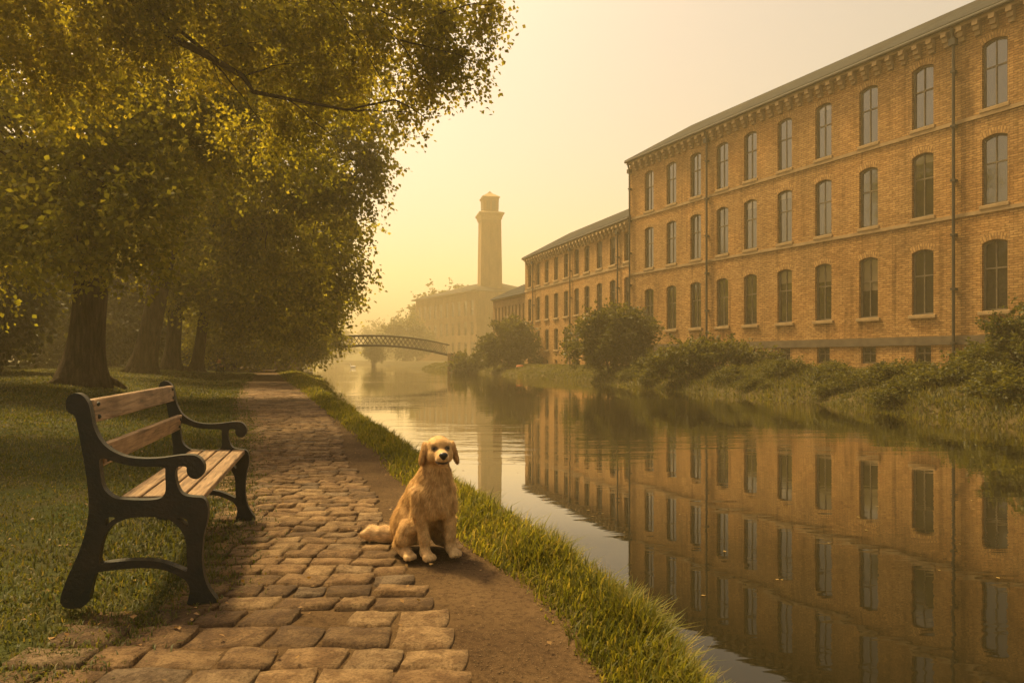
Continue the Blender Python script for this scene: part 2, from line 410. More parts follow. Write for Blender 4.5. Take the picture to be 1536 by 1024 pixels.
# ------------------------------------------------------------------ bench
BO = np.array([-1.355, 2.96]); BRZ = math.atan2(.267, .964); BLEN = 1.60
def prof(zx, zy):
    u = (60 + zx * .390625 - HX) / FPX; py = 540 + zy * .390625
    d = (-1.355 - 2.96 * u) / (.964 - .267 * u); Yv = 2.96 - .267 * d
    return (-d, CAMH - (py - HY) / FPX * Yv)
OUT = [(105,165),(112,140),(130,127),(150,125),(170,133),(185,150),(195,170),(205,215),(208,240),(220,275),(240,310),(262,332),(290,350),(330,367),(380,375),(440,375),(490,370),(540,362),(590,360),(615,370),(632,390),(637,415),(628,440),(610,453),(590,452),(572,440),(566,420),(568,404),(530,404),(522,430),(528,470),(540,500),(560,517),(600,522),(632,524),(645,545),(650,580),(645,620),(635,650),(628,700),(625,750),(628,800),(640,850),(660,885),(692,924),(650,936),(566,934),(572,914),(580,880),(575,855),(560,835),(520,812),(470,795),(400,790),(330,795),(250,803),(220,808),(206,860),(188,946),(72,946),(108,835),(140,770),(165,710),(182,650),(192,600),(195,540),(188,460),(175,380),(160,300),(147,230),(138,208),(122,203),(108,190)]
H1 = [(232,374),(255,374),(300,390),(350,402),(400,406),(440,406),(487,406),(485,430),(488,480),(485,510),(470,526),(440,532),(380,533),(320,530),(290,525),(262,505),(245,480),(236,420)]
H2 = [(243,700),(255,665),(280,635),(310,613),(350,600),(400,597),(480,597),(520,618),(550,652),(566,690),(568,760),(571,808),(550,798),(520,785),(470,768),(420,762),(340,763),(270,770),(228,780)]
H3 = [(256,597),(303,598),(275,614),(258,638)]
H4 = [(520,600),(560,600),(573,615),(574,640),(556,618)]
def chaikin(P, it=2):
    P = [np.array(p, float) for p in P]
    for _ in range(it):
        Q = []
        for a, b in zip(P, P[1:] + P[:1]): Q += [a * .75 + b * .25, a * .25 + b * .75]
        P = Q
    return P
def plate(loops, y0, y1):
    """flat casting: outline + holes in the x-z plane, given a thickness"""
    mb = MB(); tess = tessellate_polygon([[Vector((p[0], p[1], 0)) for p in l] for l in loops])
    flat = [p for l in loops for p in l]; n = len(flat)
    vs = [(p[0], y0, p[1]) for p in flat] + [(p[0], y1, p[1]) for p in flat]
    fs = [tuple(t) for t in tess] + [tuple(i + n for i in reversed(t)) for t in tess]
    b = 0
    for l in loops:
        k = len(l)
        for i in range(k):
            j = (i + 1) % k; fs.append((b+i, b+j, n+b+j, n+b+i))
        b += k
    mb.add(vs, fs); return mb
bench = empty('park_bench', (BO[0], BO[1], 0), BRZ)
tag(bench, 'wooden slatted park bench with scrolled dark iron ends beside the path', 'bench')
loops = [[prof(*p) for p in chaikin(l, 2)] for l in (OUT, H1, H2, H3, H4)]
fr = plate(loops, -.024, .024)
fe = fr.build('end_frame', M['iron_paint'], bench)
bm = bmesh.new(); bm.from_mesh(fe.data)
bmesh.ops.recalc_face_normals(bm, faces=bm.faces); bmesh.ops.dissolve_limit(bm, angle_limit=.01, verts=bm.verts[:], edges=bm.edges[:]) if False else None
bm.to_mesh(fe.data); bm.free()
bv = fe.modifiers.new('bevel', 'BEVEL'); bv.width = .007; bv.segments = 3; bv.limit_method = 'ANGLE'; bv.angle_limit = R(50)
f2 = fe.copy(); C.objects.link(f2); f2.parent = bench; f2.location = (0, BLEN, 0)
def slat(name, quad, y0, y1):
    mb = MB(); vs = [(x, y0, z) for x, z in quad] + [(x, y1, z) for x, z in quad]
    mb.add(vs, [(3,2,1,0),(4,5,6,7),(0,1,5,4),(1,2,6,5),(2,3,7,6),(3,0,4,7)])
    o = mb.build(name, M['oak'], bench)
    b = o.modifiers.new('bevel', 'BEVEL'); b.width = .008; b.segments = 3
    return o
def up(xz, dx, dz): return (xz[0] + dx, xz[1] + dz)
ST = prof(632, 524); SB = prof(300, 530)
for i in range(4):
    t0, t1 = i / 4 + .012, (i + 1) / 4 - .014
    a = (ST[0] - .004 + (SB[0] - ST[0]) * t0, ST[1] + .004 + (SB[1] - ST[1]) * t0)
    b = (ST[0] - .004 + (SB[0] - ST[0]) * t1, ST[1] + .004 + (SB[1] - ST[1]) * t1)
    a2, b2 = up(a, 0, -.032), up(b, 0, -.032)
    slat('seat_slat', [b2, a2, a, b], .028, BLEN - .028)
for (ta, tb_) in (((197,152),(205,243)), ((252,322),(236,412))):
    a, b = prof(*ta), prof(*tb_)
    slat('backrest_slat', [up(b, -.034, 0), up(b, 0, 0), up(a, 0, 0), up(a, -.034, 0)], .028, BLEN - .028)

for (bx, bz, nx) in [(*prof(200,172), 1), (*prof(204,222), 1), (*prof(248,345), 1), (*prof(240,390), 1)]:
    for yb in (.075, BLEN - .075):
        g = MB(); g.tube([(bx - .006, yb, bz), (bx + .005, yb, bz), (bx + .009, yb, bz)], [.011, .010, .004], 10); g.build('bolt', M['iron_paint'], bench, True)

# ------------------------------------------------------------------ bridge
BY = 72.0
def curve(pts):
    a = np.array([[*pt(px, py, BY)] for px, py in pts]); 
    c = np.polyfit(a[:, 0], a[:, 2], 3)
    return lambda x: float(np.polyval(c, x))
zt = curve([(448,511),(470,508.5),(520,505),(567,503),(610,505.5),(640,511),(669,516.5),(690,522)])
zb = curve([(448,530),(470,526),(488,522.5),(530,519),(567,518),(600,519.5),(640,525.5),(662,530),(690,537)])
xa, xb = (446 - HX) / FPX * BY, (673 - HX) / FPX * BY
bridge = empty('footbridge', ((xa + xb) / 2, BY, WZ))
tag(bridge, 'arched iron footbridge with lattice sides over the canal', 'bridge')
B0 = Vector(bridge.location)
for yo in (-1.1, 1.1):
    g = MB(); xs = np.linspace(xa, xb, 33)
    for zf, r in ((zt, .07), (zb, .11)):
        g.tube([Vector((x, BY + yo, zf(x))) - B0 for x in xs], [r] * 33, 6)
    n = 34; st = (xb - xa) / n
    for i in range(-1, n):
        for sgn in (1, -1):
            p0x, p1x = (xa + i * st, xa + (i + 1.6) * st) if sgn == 1 else (xa + (i + 1.6) * st, xa + i * st)
            if min(p0x, p1x) < xa or max(p0x, p1x) > xb: continue
            g.tube([Vector((p0x, BY + yo + .02 * sgn, zb(p0x))) - B0, Vector((p1x, BY + yo + .02 * sgn, zt(p1x))) - B0], [.03, .03], 4)
    g.build('lattice_girder', M['rust_iron'], bridge)
g = MB(); xs = np.linspace(xa, xb, 25); vs = []; fs = []
for i, x in enumerate(xs):
    for yo, dz in ((-1.0, .06), (1.0, .06), (1.0, -.08), (-1.0, -.08)): vs.append(Vector((x, BY + yo, zb(x) + dz)) - B0)
for i in range(24):
    for k in range(4): fs.append((i*4+k, i*4+(k+1) % 4, i*4+4+(k+1) % 4, i*4+4+k))
g.add(vs, fs); g.build('deck', M['rust_iron'], bridge)
for x0, x1 in ((xa - 2.0, xa), (xb, xb + 1.2)):
    g = MB(); g.box(x0 - B0.x, x1 - B0.x, -1.4, 1.4, -.8, zb(xa if x1 == xa else xb) + .25 - B0.z)
    o = g.build('abutment', M['stone_trim'], bridge); b = o.modifiers.new('bevel', 'BEVEL'); b.width = .06

# ------------------------------------------------------------------ mill ranges
def arch(wd, z0, z1, rise, n=7):
    """opening outline, counter-clockwise from bottom left, with a segmental head"""
    P = [(-wd/2, z0), (wd/2, z0)]
    if rise <= 0: return P + [(wd/2, z1), (-wd/2, z1)]
    for i in range(n + 1):
        t = 1 - 2 * i / n; P.append((wd/2 * t, z1 - rise * t * t))
    return P
def window_proto(wd, ht, rise, detail):
    """frame, pane and sill; origin at the foot of the opening in the wall plane, y out of the wall"""
    f = MB(); fw = .075 if detail else .06; rc_, dp = -.13, .06
    o = arch(wd, 0, ht, rise); i_ = arch(wd - 2 * fw, fw * 1.2, ht - fw * 1.1, rise * .9)
    n = len(o)
    vs = [(x, rc_, z) for x, z in o] + [(x, rc_, z) for x, z in i_] + [(x, rc_ - dp, z) for x, z in i_]
    fs = []
    for k in range(n):
        j = (k + 1) % n; fs += [(k, j, n+j, n+k), (n+k, n+j, 2*n+j, 2*n+k)]
    f.add(vs, fs)
    iw = wd / 2 - fw
    f.box(-.024, .024, rc_ - dp, rc_ - .012, fw * 1.1, ht - fw * 1.2)
    if detail:
        zt_ = ht * .60
        f.box(-iw - .005, -.026, rc_ - dp, rc_ - .006, zt_ - .03, zt_ + .03)
        f.box(.026, iw + .005, rc_ - dp, rc_ - .006, zt_ - .03, zt_ + .03)
    else:
        f.box(-iw - .005, -.026, rc_ - dp, rc_ - .006, ht * .6 - .03, ht * .6 + .03); f.box(.026, iw + .005, rc_ - dp, rc_ - .006, ht * .6 - .03, ht * .6 + .03)
    fo = f.build('window', M['frame_paint'])
    p = MB(); a = arch(wd - .01, .005, ht - .005, rise); p.add([(x, rc_ - dp + .012, z) for x, z in a], [tuple(range(len(a)))])
    p.build('pane', M['glass'], fo)
    return fo
def sill_mesh(wd, pro, h):
    s = MB(); s.box(-wd/2, wd/2, -.14, pro, -h, 0.0)
    o = s.build('sill', M['stone_trim']); b = o.modifiers.new('bevel', 'BEVEL'); b.width = .02; b.segments = 2
    return o

prr = random.Random(17)
def mill(name, label, cat, origin, ang, length, depth, zbase, zeave, zridge, rows, cols, brick, pipes=(), strings=(), plinth=None, corbel=True, base_cols=(), base_row=None, hip=False, detail=True, gutter=.42, group=None):
    root = empty(name, (origin[0], origin[1], zbase), ang); tag(root, label, cat, group)
    E = zeave - zbase
    holes = []; spec = []
    for (z0, z1, wd, rise, kind) in rows:
        for s in cols: holes.append((s, z0 - zbase, z1 - zbase, wd, rise)); spec.append(kind)
    if base_row:
        z0, z1, wd = base_row
        for s in base_cols: holes.append((s, z0 - zbase, z1 - zbase, wd, 0)); spec.append('base')
    outer = [(0, -.8), (length, -.8), (length, E), (0, E)]
    loops = [outer] + [[(s + x, z) for x, z in arch(wd, z0, z1, rise)][::-1] for s, z0, z1, wd, rise in holes]
    tess = tessellate_polygon([[Vector((p[0], p[1], 0)) for p in l] for l in loops])
    flat = [p for l in loops for p in l]
    wall = MB()
    def face(pts, uvs): wall.add(pts, [tuple(range(len(pts)))], uvs)
    for t in tess:
        q = [flat[i] for i in t]
        if (q[1][0]-q[0][0]) * (q[2][1]-q[0][1]) - (q[1][1]-q[0][1]) * (q[2][0]-q[0][0]) > 0: q = q[::-1]
        face([(x, 0, z) for x, z in q], [(x, z) for x, z in q])
    for l in loops[1:]:
        for (xa_, za_), (xb_, zb_) in zip(l, l[1:] + l[:1]):
            face([(xa_, 0, za_), (xb_, 0, zb_), (xb_, -.2, zb_), (xa_, -.2, za_)], [(0, za_), (.0, zb_), (.2, zb_), (.2, za_)] if abs(xa_-xb_) < .02 else [(xa_, 0), (xb_, 0), (xb_, .2), (xa_, .2)])
    # segmental brick heads, a few mm proud
    if detail:
        for s, z0, z1, wd, rise in holes:
            if rise <= 0: continue
            n = 9; pts = []
            for i in range(n + 1):
                t = 1 - 2 * i / n
                pts.append(((s + wd/2*t, .004, z1 - rise*t*t), (s + (wd/2 + .10)*t, .004, z1 + .26 - rise*t*t*1.05)))
            for i in range(n):
                (a, b), (c, d) = pts[i], pts[i+1]
                u0, u1 = i * .11, (i + 1) * .11
                face([a, b, d, c], [(0, u0), (.28, u0), (.28, u1), (0, u1)])
    rd = zridge - zbase
    for (pa, pb, pc, pd) in (((0,0),(0,-depth),None,None), ((length,0),(length,-depth),None,None)):
        x = pa[0]
        if hip: q = [(x,0,-.8),(x,-depth,-.8),(x,-depth,E),(x,0,E)]
        else: q = [(x,0,-.8),(x,-depth,-.8),(x,-depth,E),(x,-depth/2,rd-.12),(x,0,E)]
        face(q, [(p[1], p[2]) for p in q])
    q = [(0,-depth,-.8),(length,-depth,-.8),(length,-depth,E),(0,-depth,E)]; face(q, [(p[0], p[2]) for p in q])
    wall.build('wall', brick, root)
    # roof slabs with thickness
    r = MB(); ov = gutter - .06; th = .12
    sl = (rd - E) / (depth / 2); zo = E + .16 - sl * 0
    def slab(P, uvs):
        n = len(P); Q = [(x, y_, z - th) for x, y_, z in P]
        r.add(P, [tuple(range(n))], uvs); r.add(Q, [tuple(reversed(range(n)))], uvs)
        for i in range(n):
            j = (i + 1) % n; r.add([P[i], Q[i], Q[j], P[j]], [(0,1,2,3)], [(0,0),(0,.1),(.1,.1),(.1,0)])
    sd_ = math.hypot(depth/2 + ov, rd - E)
    e0, e1 = -.15, length + .15
    if hip:
        hb = depth / 2
        slab([(e0, ov, zo), (e1, ov, zo), (e1 - hb, -depth/2, rd + .16), (e0 + hb, -depth/2, rd + .16)], [(e0,0),(e1,0),(e1-hb,sd_),(e0+hb,sd_)])
        slab([(e1, -depth-ov, zo), (e0, -depth-ov, zo), (e0+hb, -depth/2, rd+.16), (e1-hb, -depth/2, rd+.16)], [(e1,0),(e0,0),(e0+hb,sd_),(e1-hb,sd_)])
        slab([(e1, ov, zo), (e1, -depth-ov, zo), (e1-hb, -depth/2, rd+.16)], [(0,0),(depth,0),(depth/2,sd_)])
        slab([(e0, -depth-ov, zo), (e0, ov, zo), (e0+hb, -depth/2, rd+.16)], [(0,0),(depth,0),(depth/2,sd_)])
    else:
        slab([(e0, ov, zo), (e1, ov, zo), (e1, -depth/2, rd + .16), (e0, -depth/2, rd + .16)], [(e0,0),(e1,0),(e1,sd_),(e0,sd_)])
        slab([(e1, -depth-ov, zo), (e0, -depth-ov, zo), (e0, -depth/2, rd + .16), (e1, -depth/2, rd + .16)], [(e1,0),(e0,0),(e0,sd_),(e1,sd_)])
    r.build('roof', M['slate'], root)
    # eaves: stone cornice, brick corbels, iron gutter
    c = MB(); c.box(-.05, length + .05, .002, gutter - .16, E - .16, E - .02)
    if corbel:
        k = 0; s = .35
        while s < length - .3:
            for j, (z0, z1, p) in enumerate(((.36, .17, .36), (.56, .36, .25), (.74, .56, .13))):
                c.box(s - .11, s + .11, .002, p, E - z0, E - z1 + .02 * (j > 0))
            s += .62
    c.build('cornice', M['stone_trim'], root)
    g_ = MB(); g_.tube([(-.1, gutter - .07, E + .02), (length + .1, gutter - .07, E + .02)], [.085, .085], 8); g_.build('gutter', M['pipe'], root)
    for (z0, z1, pro) in strings:
        b = MB(); b.box(0, length, .0, pro, z0 - zbase, z1 - zbase); b.build('string_course', M['stone_trim'], root)
    if plinth:
        b = MB(); b.box(0, length, .0, .06, plinth[0] - zbase, plinth[1] - zbase); b.build('plinth_band', M['stone_dark'], root)
    for s in pipes:
        p = MB(); p.tube([(s, .15, -.5), (s, .15, E - .75), (s, .18, E - .55), (s, gutter - .1, E - .1)], [.065, .065, .065, .065], 8)
        p.box(s - .13, s + .13, .06, .30, E - .80, E - .52)
        zz = 1.2
        while zz < E - 1: p.box(s - .09, s + .09, .002, .235, zz, zz + .09); zz += 2.3
        p.build('drainpipe', M['pipe'], root, False)
    protos = {}
    for (s, z0, z1, wd, rise), kind in zip(holes, spec):
        key = (round(wd, 3), round(z1 - z0, 3), kind)
        if key not in protos:
            pr = window_proto(wd, z1 - z0, rise, detail)
            if kind == 'sill': sm = sill_mesh(wd + .26, .10, .17); sm.parent = pr
            elif kind == 'flush': sm = sill_mesh(wd + .16, .075, .16); sm.parent = pr
            protos[key] = pr; o = pr
        else: o = copy_tree(protos[key])
        o.parent = root; o.location = (s, 0, z0)
        for ch in o.children:
            if ch.name.startswith('pane'): ch.rotation_euler = (R(prr.uniform(-.3, .3)), 0, R(prr.uniform(-.9, .9)))
    return root

# big mill, nearest
K = 1.131; Y0 = 19.0
BX = lambda Yv: 18.2 - .528 * (Yv - 29.6)
ycols = [20.4, 22.55, 24.75, 27.02, 29.57, 31.83, 34.0, 36.1, 38.2, 40.1, 42.1, 44.1, 46.1]
mill('brick_mill', 'three storey brick mill with corbelled eaves, nearest on the far bank', 'mill', (BX(Y0), Y0), math.atan2(.884, -.467), (48 - Y0) * K, 12, .5, 15.15, 18.75,
     [(3.03, 5.93, .94, .13, 'sill'), (7.36, 10.2, .94, .13, 'flush'), (11.32, 14.08, .94, .13, 'flush')],
     [(y - Y0) * K for y in ycols], M['brick'], pipes=[(28.35 - Y0) * K, (41.12 - Y0) * K, (47.85 - Y0) * K],
     strings=[(7.04, 7.20, .05), (11.0, 11.16, .05)], plinth=(1.68, 2.06), base_cols=[(y - Y0) * K for y in ycols[1:-2]], base_row=(.85, 1.66, .74))
# second range
P2 = np.array([8.6, 48.0]); D2 = np.array([-.347, .938]); N2 = np.array([-.938, -.347])
y2 = [48.5, 50.55, 52.56, 54.6, 56.4, 58.4, 60.4, 62.4, 64.4, 66.4]
s2 = lambda y: (y - 48) / .938
mill('brick_mill', 'lower three storey brick mill range with downpipes, set behind the big mill', 'mill', P2 + D2 * .06, math.atan2(.938, -.347), 20.9, 10, .5, 11.15, 14.0,
     [(1.9, 3.85, .88, .1, 'sill'), (4.8, 7.05, .88, .1, 'sill'), (8.2, 10.35, .88, .1, 'sill')], [s2(y) for y in y2], M['brick'],
     pipes=[s2(49.6), s2(57.35), s2(65.3)], strings=[(7.8, 8.03, .05)], base_cols=[s2(y) for y in y2[2:]], base_row=(.62, 1.0, .6), detail=True, gutter=.36)
# narrow-windowed range behind the bush
P3 = np.array([1.9, 69.3]); D3 = np.array([-.394, .919])
mill('brick_mill', 'low brick mill range with a row of narrow windows beside the tower', 'mill', P3, math.atan2(.919, -.394), 10.5, 8, .5, 8.0, 9.9,
     [(4.2, 7.0, .42, 0, 'none'), (1.4, 3.4, .42, 0, 'none')], [.75 + .98 * i for i in range(10)], M['brick_far'], corbel=False, detail=False, gutter=.3)
# far hipped building by the canal
P4 = np.array([-8.3, 156.0]); D4 = np.array([-.553, .833])
mill('hipped_mill', 'broad hazy mill building with overhanging hipped roof left of the tower', 'mill', P4, math.atan2(.833, -.553), 32.8, 22, .3, 17.0, 20.8,
     [(2.2, 5.1, 1.4, 0, 'none'), (6.7, 9.9, 1.4, 0, 'none'), (11.4, 15.0, 1.4, 0, 'none')], [2.1 + 3.17 * i for i in range(10)], M['brick_far'], corbel=False, hip=True, detail=False, gutter=1.4)

# tower
TY = 165.0
tx = (734.5 - HX) / FPX * TY
tower = empty('chimney_tower', (tx, TY, .4), R(12)); tag(tower, 'tall square brick chimney tower with a lantern top rising behind the mills', 'tower')
def ring_stack(levels, seg=4, rot=math.pi/4):
    mb = MB(); uvs = []
    for (z0, r0), (z1, r1) in zip(levels, levels[1:]):
        for k in range(seg):
            a0, a1 = rot + 2*math.pi*k/seg, rot + 2*math.pi*(k+1)/seg
            q = [(math.cos(a0)*r0, math.sin(a0)*r0, z0), (math.cos(a1)*r0, math.sin(a1)*r0, z0), (math.cos(a1)*r1, math.sin(a1)*r1, z1), (math.cos(a0)*r1, math.sin(a0)*r1, z1)]
            L_ = r0 * 2 * math.sin(math.pi/seg)
            mb.add(q, [(0,1,2,3)], [(k*L_, z0), ((k+1)*L_, z0), ((k+1)*L_, z1), (k*L_, z1)])
    r, z = levels[-1][1], levels[-1][0]
    if r > .01:
        mb.add([(math.cos(rot+2*math.pi*k/seg)*r, math.sin(rot+2*math.pi*k/seg)*r, z) for k in range(seg)], [tuple(range(seg))], [(0,0)]*seg)
    return mb
q2 = math.sqrt(2)
def hw(px): return px / 2 / FPX * TY * q2 / 1.19      # the tower is seen turned by 12 degrees
ZZ = lambda py: (HY - py) / FPX * TY + CAMH - .4
ring_stack([(-1, hw(39)), (ZZ(430), hw(38)), (ZZ(332), hw(35))]).build('shaft', M['brick_far'], tower)
ring_stack([(ZZ(332), hw(36.5)), (ZZ(330), hw(38)), (ZZ(326), hw(41)), (ZZ(324), hw(45)), (ZZ(322), hw(45)), (ZZ(320), hw(34))]).build('cornice', M['stone_trim'], tower)
ring_stack([(ZZ(320.5), hw(27)), (ZZ(300), hw(28))]).build('lantern', M['brick_far'], tower)
for k in range(4):
    a = k * math.pi / 2
    mb = MB(); rr = hw(28) / q2
    for off in (-.7, .7):
        mb.box(rr + .01, rr + .03, off - .44, off + .44, ZZ(317), ZZ(303.5))
    o = mb.build('louvre_opening', M['stone_dark'], tower); o.rotation_euler = (0, 0, a)
ring_stack([(ZZ(300), hw(30)), (ZZ(298.5), hw(32)), (ZZ(297.5), hw(32)), (ZZ(291), hw(9)), (ZZ(290), hw(7)), (ZZ(286.5), .01)]).build('cap_roof', M['stone_trim'], tower)

# ------------------------------------------------------------------ foliage
def leaves_mesh(name, ctr, axis, size, rng, wr=.5, upbias=.35):
    """one folded quad per leaf"""
    n = len(ctr)
    ax = axis + rng.normal(0, .55, (n, 3)); ax /= np.linalg.norm(ax, axis=1, keepdims=True)
    up = rng.normal(0, 1, (n, 3)); up[:, 2] += upbias * 2
    sd = np.cross(ax, up); sd /= np.linalg.norm(sd, axis=1, keepdims=True) + 1e-9
    nm = np.cross(sd, ax)
    L = size * rng.uniform(.65, 1.25, (n, 1)); Wd = L * wr * rng.uniform(.8, 1.2, (n, 1))
    fold = nm * Wd * .28
    V = np.stack([ctr, ctr + ax * L * .45 + sd * Wd + fold, ctr + ax * L, ctr + ax * L * .45 - sd * Wd + fold], 1).reshape(-1, 3)
    return fast_mesh(name, V, [np.arange(4 * n).reshape(-1, 4)])

def spray_points(lobes, nspray, nleaf, slen, rng, droop=.55, shell=.42):
    """leaves strung on drooping sprays in and around noisy ellipsoid lobes"""
    vol = np.array([(l[1][0]*l[1][1]*l[1][2]) ** (2/3) * (l[2] if len(l) > 2 else 1) for l in lobes]); cnt = np.maximum(3, (nspray * vol / vol.sum())).astype(int)
    Cs, As, St = [], [], []
    for (l, n) in zip(lobes, cnt):
        c, r = np.array(l[0]), np.array(l[1])
        d = rng.normal(0, 1, (n, 3)); d /= np.linalg.norm(d, axis=1, keepdims=True)
        ph = rng.uniform(0, 6.3, 9)
        nz = np.sin(d[:,0]*4+ph[0])*np.sin(d[:,1]*4+ph[1]) + np.sin(d[:,2]*5+ph[2])*np.sin(d[:,0]*6+ph[3])*.8 + np.sin(d[:,1]*9+ph[4])*np.sin(d[:,2]*9+ph[5])*.5
        rad = np.clip(1 - np.abs(rng.normal(0, shell, n)), .1, 1) * (1 + .2 * nz)
        # clumping: pull spray origins toward random twig centres
        k = max(3, n // 14); tw = d[rng.integers(0, n, k)] * rad[rng.integers(0, n, k), None]
        pos = d * rad[:, None]
        j = np.argmin(((pos[:, None, :] - tw[None]) ** 2).sum(-1), 1) if n * k < 4e6 else rng.integers(0, k, n)
        pos = pos * .62 + tw[j] * .38
        P = c + pos * r
        a = pos * r; a /= np.linalg.norm(a, axis=1, keepdims=True) + 1e-9
        a = a * .8 + rng.normal(0, .35, (n, 3)); a[:, 2] -= droop; a /= np.linalg.norm(a, axis=1, keepdims=True)
        Cs.append(P); As.append(a)
    P, A = np.concatenate(Cs), np.concatenate(As)
    n = len(P)
    t = rng.uniform(-.3, 1, (n, nleaf, 1)); ln = slen * rng.uniform(.6, 1.3, (n, 1, 1))
    off = rng.normal(0, .13, (n, nleaf, 3)) * ln
    ctr = P[:, None] + A[:, None] * t * ln + off
    ctr[..., 2] -= (np.clip(t[..., 0], 0, 1) ** 2) * ln[..., 0] * .25 * droop
    return P, A, ctr.reshape(-1, 3), np.repeat(A, nleaf, 0)

def trunk_builder(mb, base, top, r0, r1, rng, flare=1.9, seg=14):
    base, top = np.array(base), np.array(top); n = 14; pts = []; rad = []
    for i in range(n + 1):
        t = i / n; h = t * np.linalg.norm(top - base)
        p = base + (top - base) * t + np.array([math.sin(t*3+base[0]), math.cos(t*2.6+base[1]), 0]) * .06 * r0 * 6 * t * (1 - t)
        if i == 0: p = p - np.array([0, 0, .25])
        pts.append(p); rad.append((r0 + (r1 - r0) * t) * (1 + (flare - 1) * math.exp(-h / (r0 * 1.3))))
    mb.tube(pts, rad, seg, .13, rng)
    # root buttresses
    for k in range(6):
        a = k * 1.05 + rng.random() * .6
        d = np.array([math.cos(a), math.sin(a), 0])
        ln = r0 * rng.uniform(1.9, 2.9)
        mb.tube([base + d*r0*.55 + np.array([0,0,r0*1.5]), base + d*r0*1.05 + np.array([0,0,r0*.55]), base + d*ln*.75 + np.array([0,0,.08]), base + d*ln + np.array([0,0,-.12])], [r0*.38, r0*.36, r0*.22, r0*.1], 7, .1, rng)

def limb(mb, a, b, r0, r1, rng, sag=.0, n=9, seg=7, crook=.09):
    a, b = np.array(a, float), np.array(b, float); L = np.linalg.norm(b - a); pts = []
    o = np.cumsum(np.array([[rng.gauss(0, 1) for _ in range(3)] for _ in range(n + 1)]), 0) * crook * L / n
    for i in range(n + 1):
        t = i / n; p = a + (b - a) * t + (o[i] - o[0] - (o[n] - o[0]) * t); p[2] += sag * L * math.sin(math.pi * t); pts.append(p)
    mb.tube(pts, [r0 + (r1 - r0) * (i / n) ** .8 for i in range(n + 1)], seg, .05, rng)
    return pts

def make_tree(name, label, base, top, r0, r1, lobes, seed, nspray, nleaf, slen, lsize, mat, cat='tree', group=None, twigs=40, droop=.55, wr=.40, shell=.42, limbs=True, lr=.5):
    rng = np.random.default_rng(seed); pr = random.Random(seed)
    b = np.array(base, float); root = empty(name, base); tag(root, label, cat, group)
    P, A, ctr, ax = spray_points([((np.array(l[0]) - b), *l[1:]) for l in lobes], nspray, nleaf, slen, rng, droop, shell)
    mb = MB(); tp_ = np.array(top, float) - b
    trunk_builder(mb, (0, 0, 0), tp_, r0, r1, pr)
    if limbs:
        for l in lobes:
            c = np.array(l[0]) - b
            pts = limb(mb, tp_ - np.array([0,0,pr.uniform(.1,.9)*r1]), c, r1 * lr * pr.uniform(.8, 1.2), .05, pr, .10)
            for _ in range(int(twigs / len(lobes))):
                s = pts[pr.randint(3, len(pts) - 1)]
                q = P[pr.randrange(len(P))]
                best = min((P[pr.randrange(len(P))] for _ in range(14)), key=lambda v: np.linalg.norm(v - s))
                limb(mb, s, best, .045, .012, pr, .05, 6, 5)
    mb.build('trunk', M['bark'], root, True)
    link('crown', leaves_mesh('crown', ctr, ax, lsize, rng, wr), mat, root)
    return root

def lob(px, py, Y, r, w=1.0): return (pt(px, py, Y), r, w)

def zl(x, y): return float(z_lawn(np.array(float(eL(y)) - x), x, y))
G = 'big trees in a row along the towpath'
b = (-12.55, 19.5); zb1 = zl(*b)
make_tree('tree', 'thick trunked old tree on the lawn behind the bench, leftmost of the row', (b[0], b[1], zb1), (-12.1, 19.3, 4.6), .44, .42,
    [lob(150,130,18,(4,3.4,3)), lob(40,250,15.5,(2.8,2.3,2.4)), lob(185,290,15.2,(1.7,1.6,1.7),1.5), lob(110,330,14.8,(1.6,1.4,1.2),1.4), lob(360,150,19,(3.4,3,2.5)),
     lob(-60,110,17,(3.6,3,3)), lob(250,-90,19,(5,4,3)), lob(-110,340,18,(3,2.6,2.2)), lob(470,60,19,(2.4,2.2,1.9),.6), lob(235,200,17,(2.6,2.2,2))], 21, 4600, 22, .85, .135, M['leaf'], group=G, twigs=150, lr=.34)
b = (-18.9, 34.0)
make_tree('tree', 'leaning thick trunked tree, second trunk from the left in the row', (*b, zl(*b)), (-17.6, 33.8, 6.4), .50, .46,
    [lob(470,235,28,(3.0,2.8,2.4),.7), lob(400,330,30,(3.5,3,2.8)), lob(520,285,29,(2.1,2.2,1.7),.55), lob(290,260,31,(4,4,4)), lob(420,80,30,(4.5,4,3.5)), lob(545,190,28,(1.6,1.8,1.4),.45), lob(562,235,28.5,(1.3,1.3,.8),.45), lob(530,120,28.5,(1.8,2,1.6),.45)],
    22, 3000, 18, 1.1, .19, M['leaf'], group=G, twigs=130, lr=.38)
b = (-21.5, 42.0)
make_tree('tree', 'thick trunked tree, third trunk from the left in the row', (*b, zl(*b)), (-21.0, 42, 7.0), .44, .40,
    [lob(455,400,36,(3,3,2.4)), lob(380,420,37,(3.2,3,2.6)), lob(515,395,36,(1.7,2,1.2),.5), lob(300,370,38,(4,4,3.4)), lob(540,345,36,(1.3,1.5,1.0),.4), lob(470,320,37,(3,3,2.6)), lob(230,330,40,(4,4,3.5))],
    23, 2700, 16, 1.25, .22, M['leaf'], group=G, twigs=90, lr=.38)
b = (-21.6, 45.5)
make_tree('tree', 'slimmer forked tree close to the path, rightmost bare trunk of the row', (*b, zl(*b)), (-20.9, 45.5, 5.0), .36, .28,
    [lob(455,455,43,(2.6,3,2.0)), lob(390,460,44,(3,3,2.0)), lob(350,395,45,(3.2,3.5,2.6)), lob(500,440,43,(1.4,2,1.0),.6), lob(290,380,47,(3.5,3,2.2))],
    24, 2600, 18, 1.25, .24, M['leaf'], group=G, twigs=60, lr=.5)
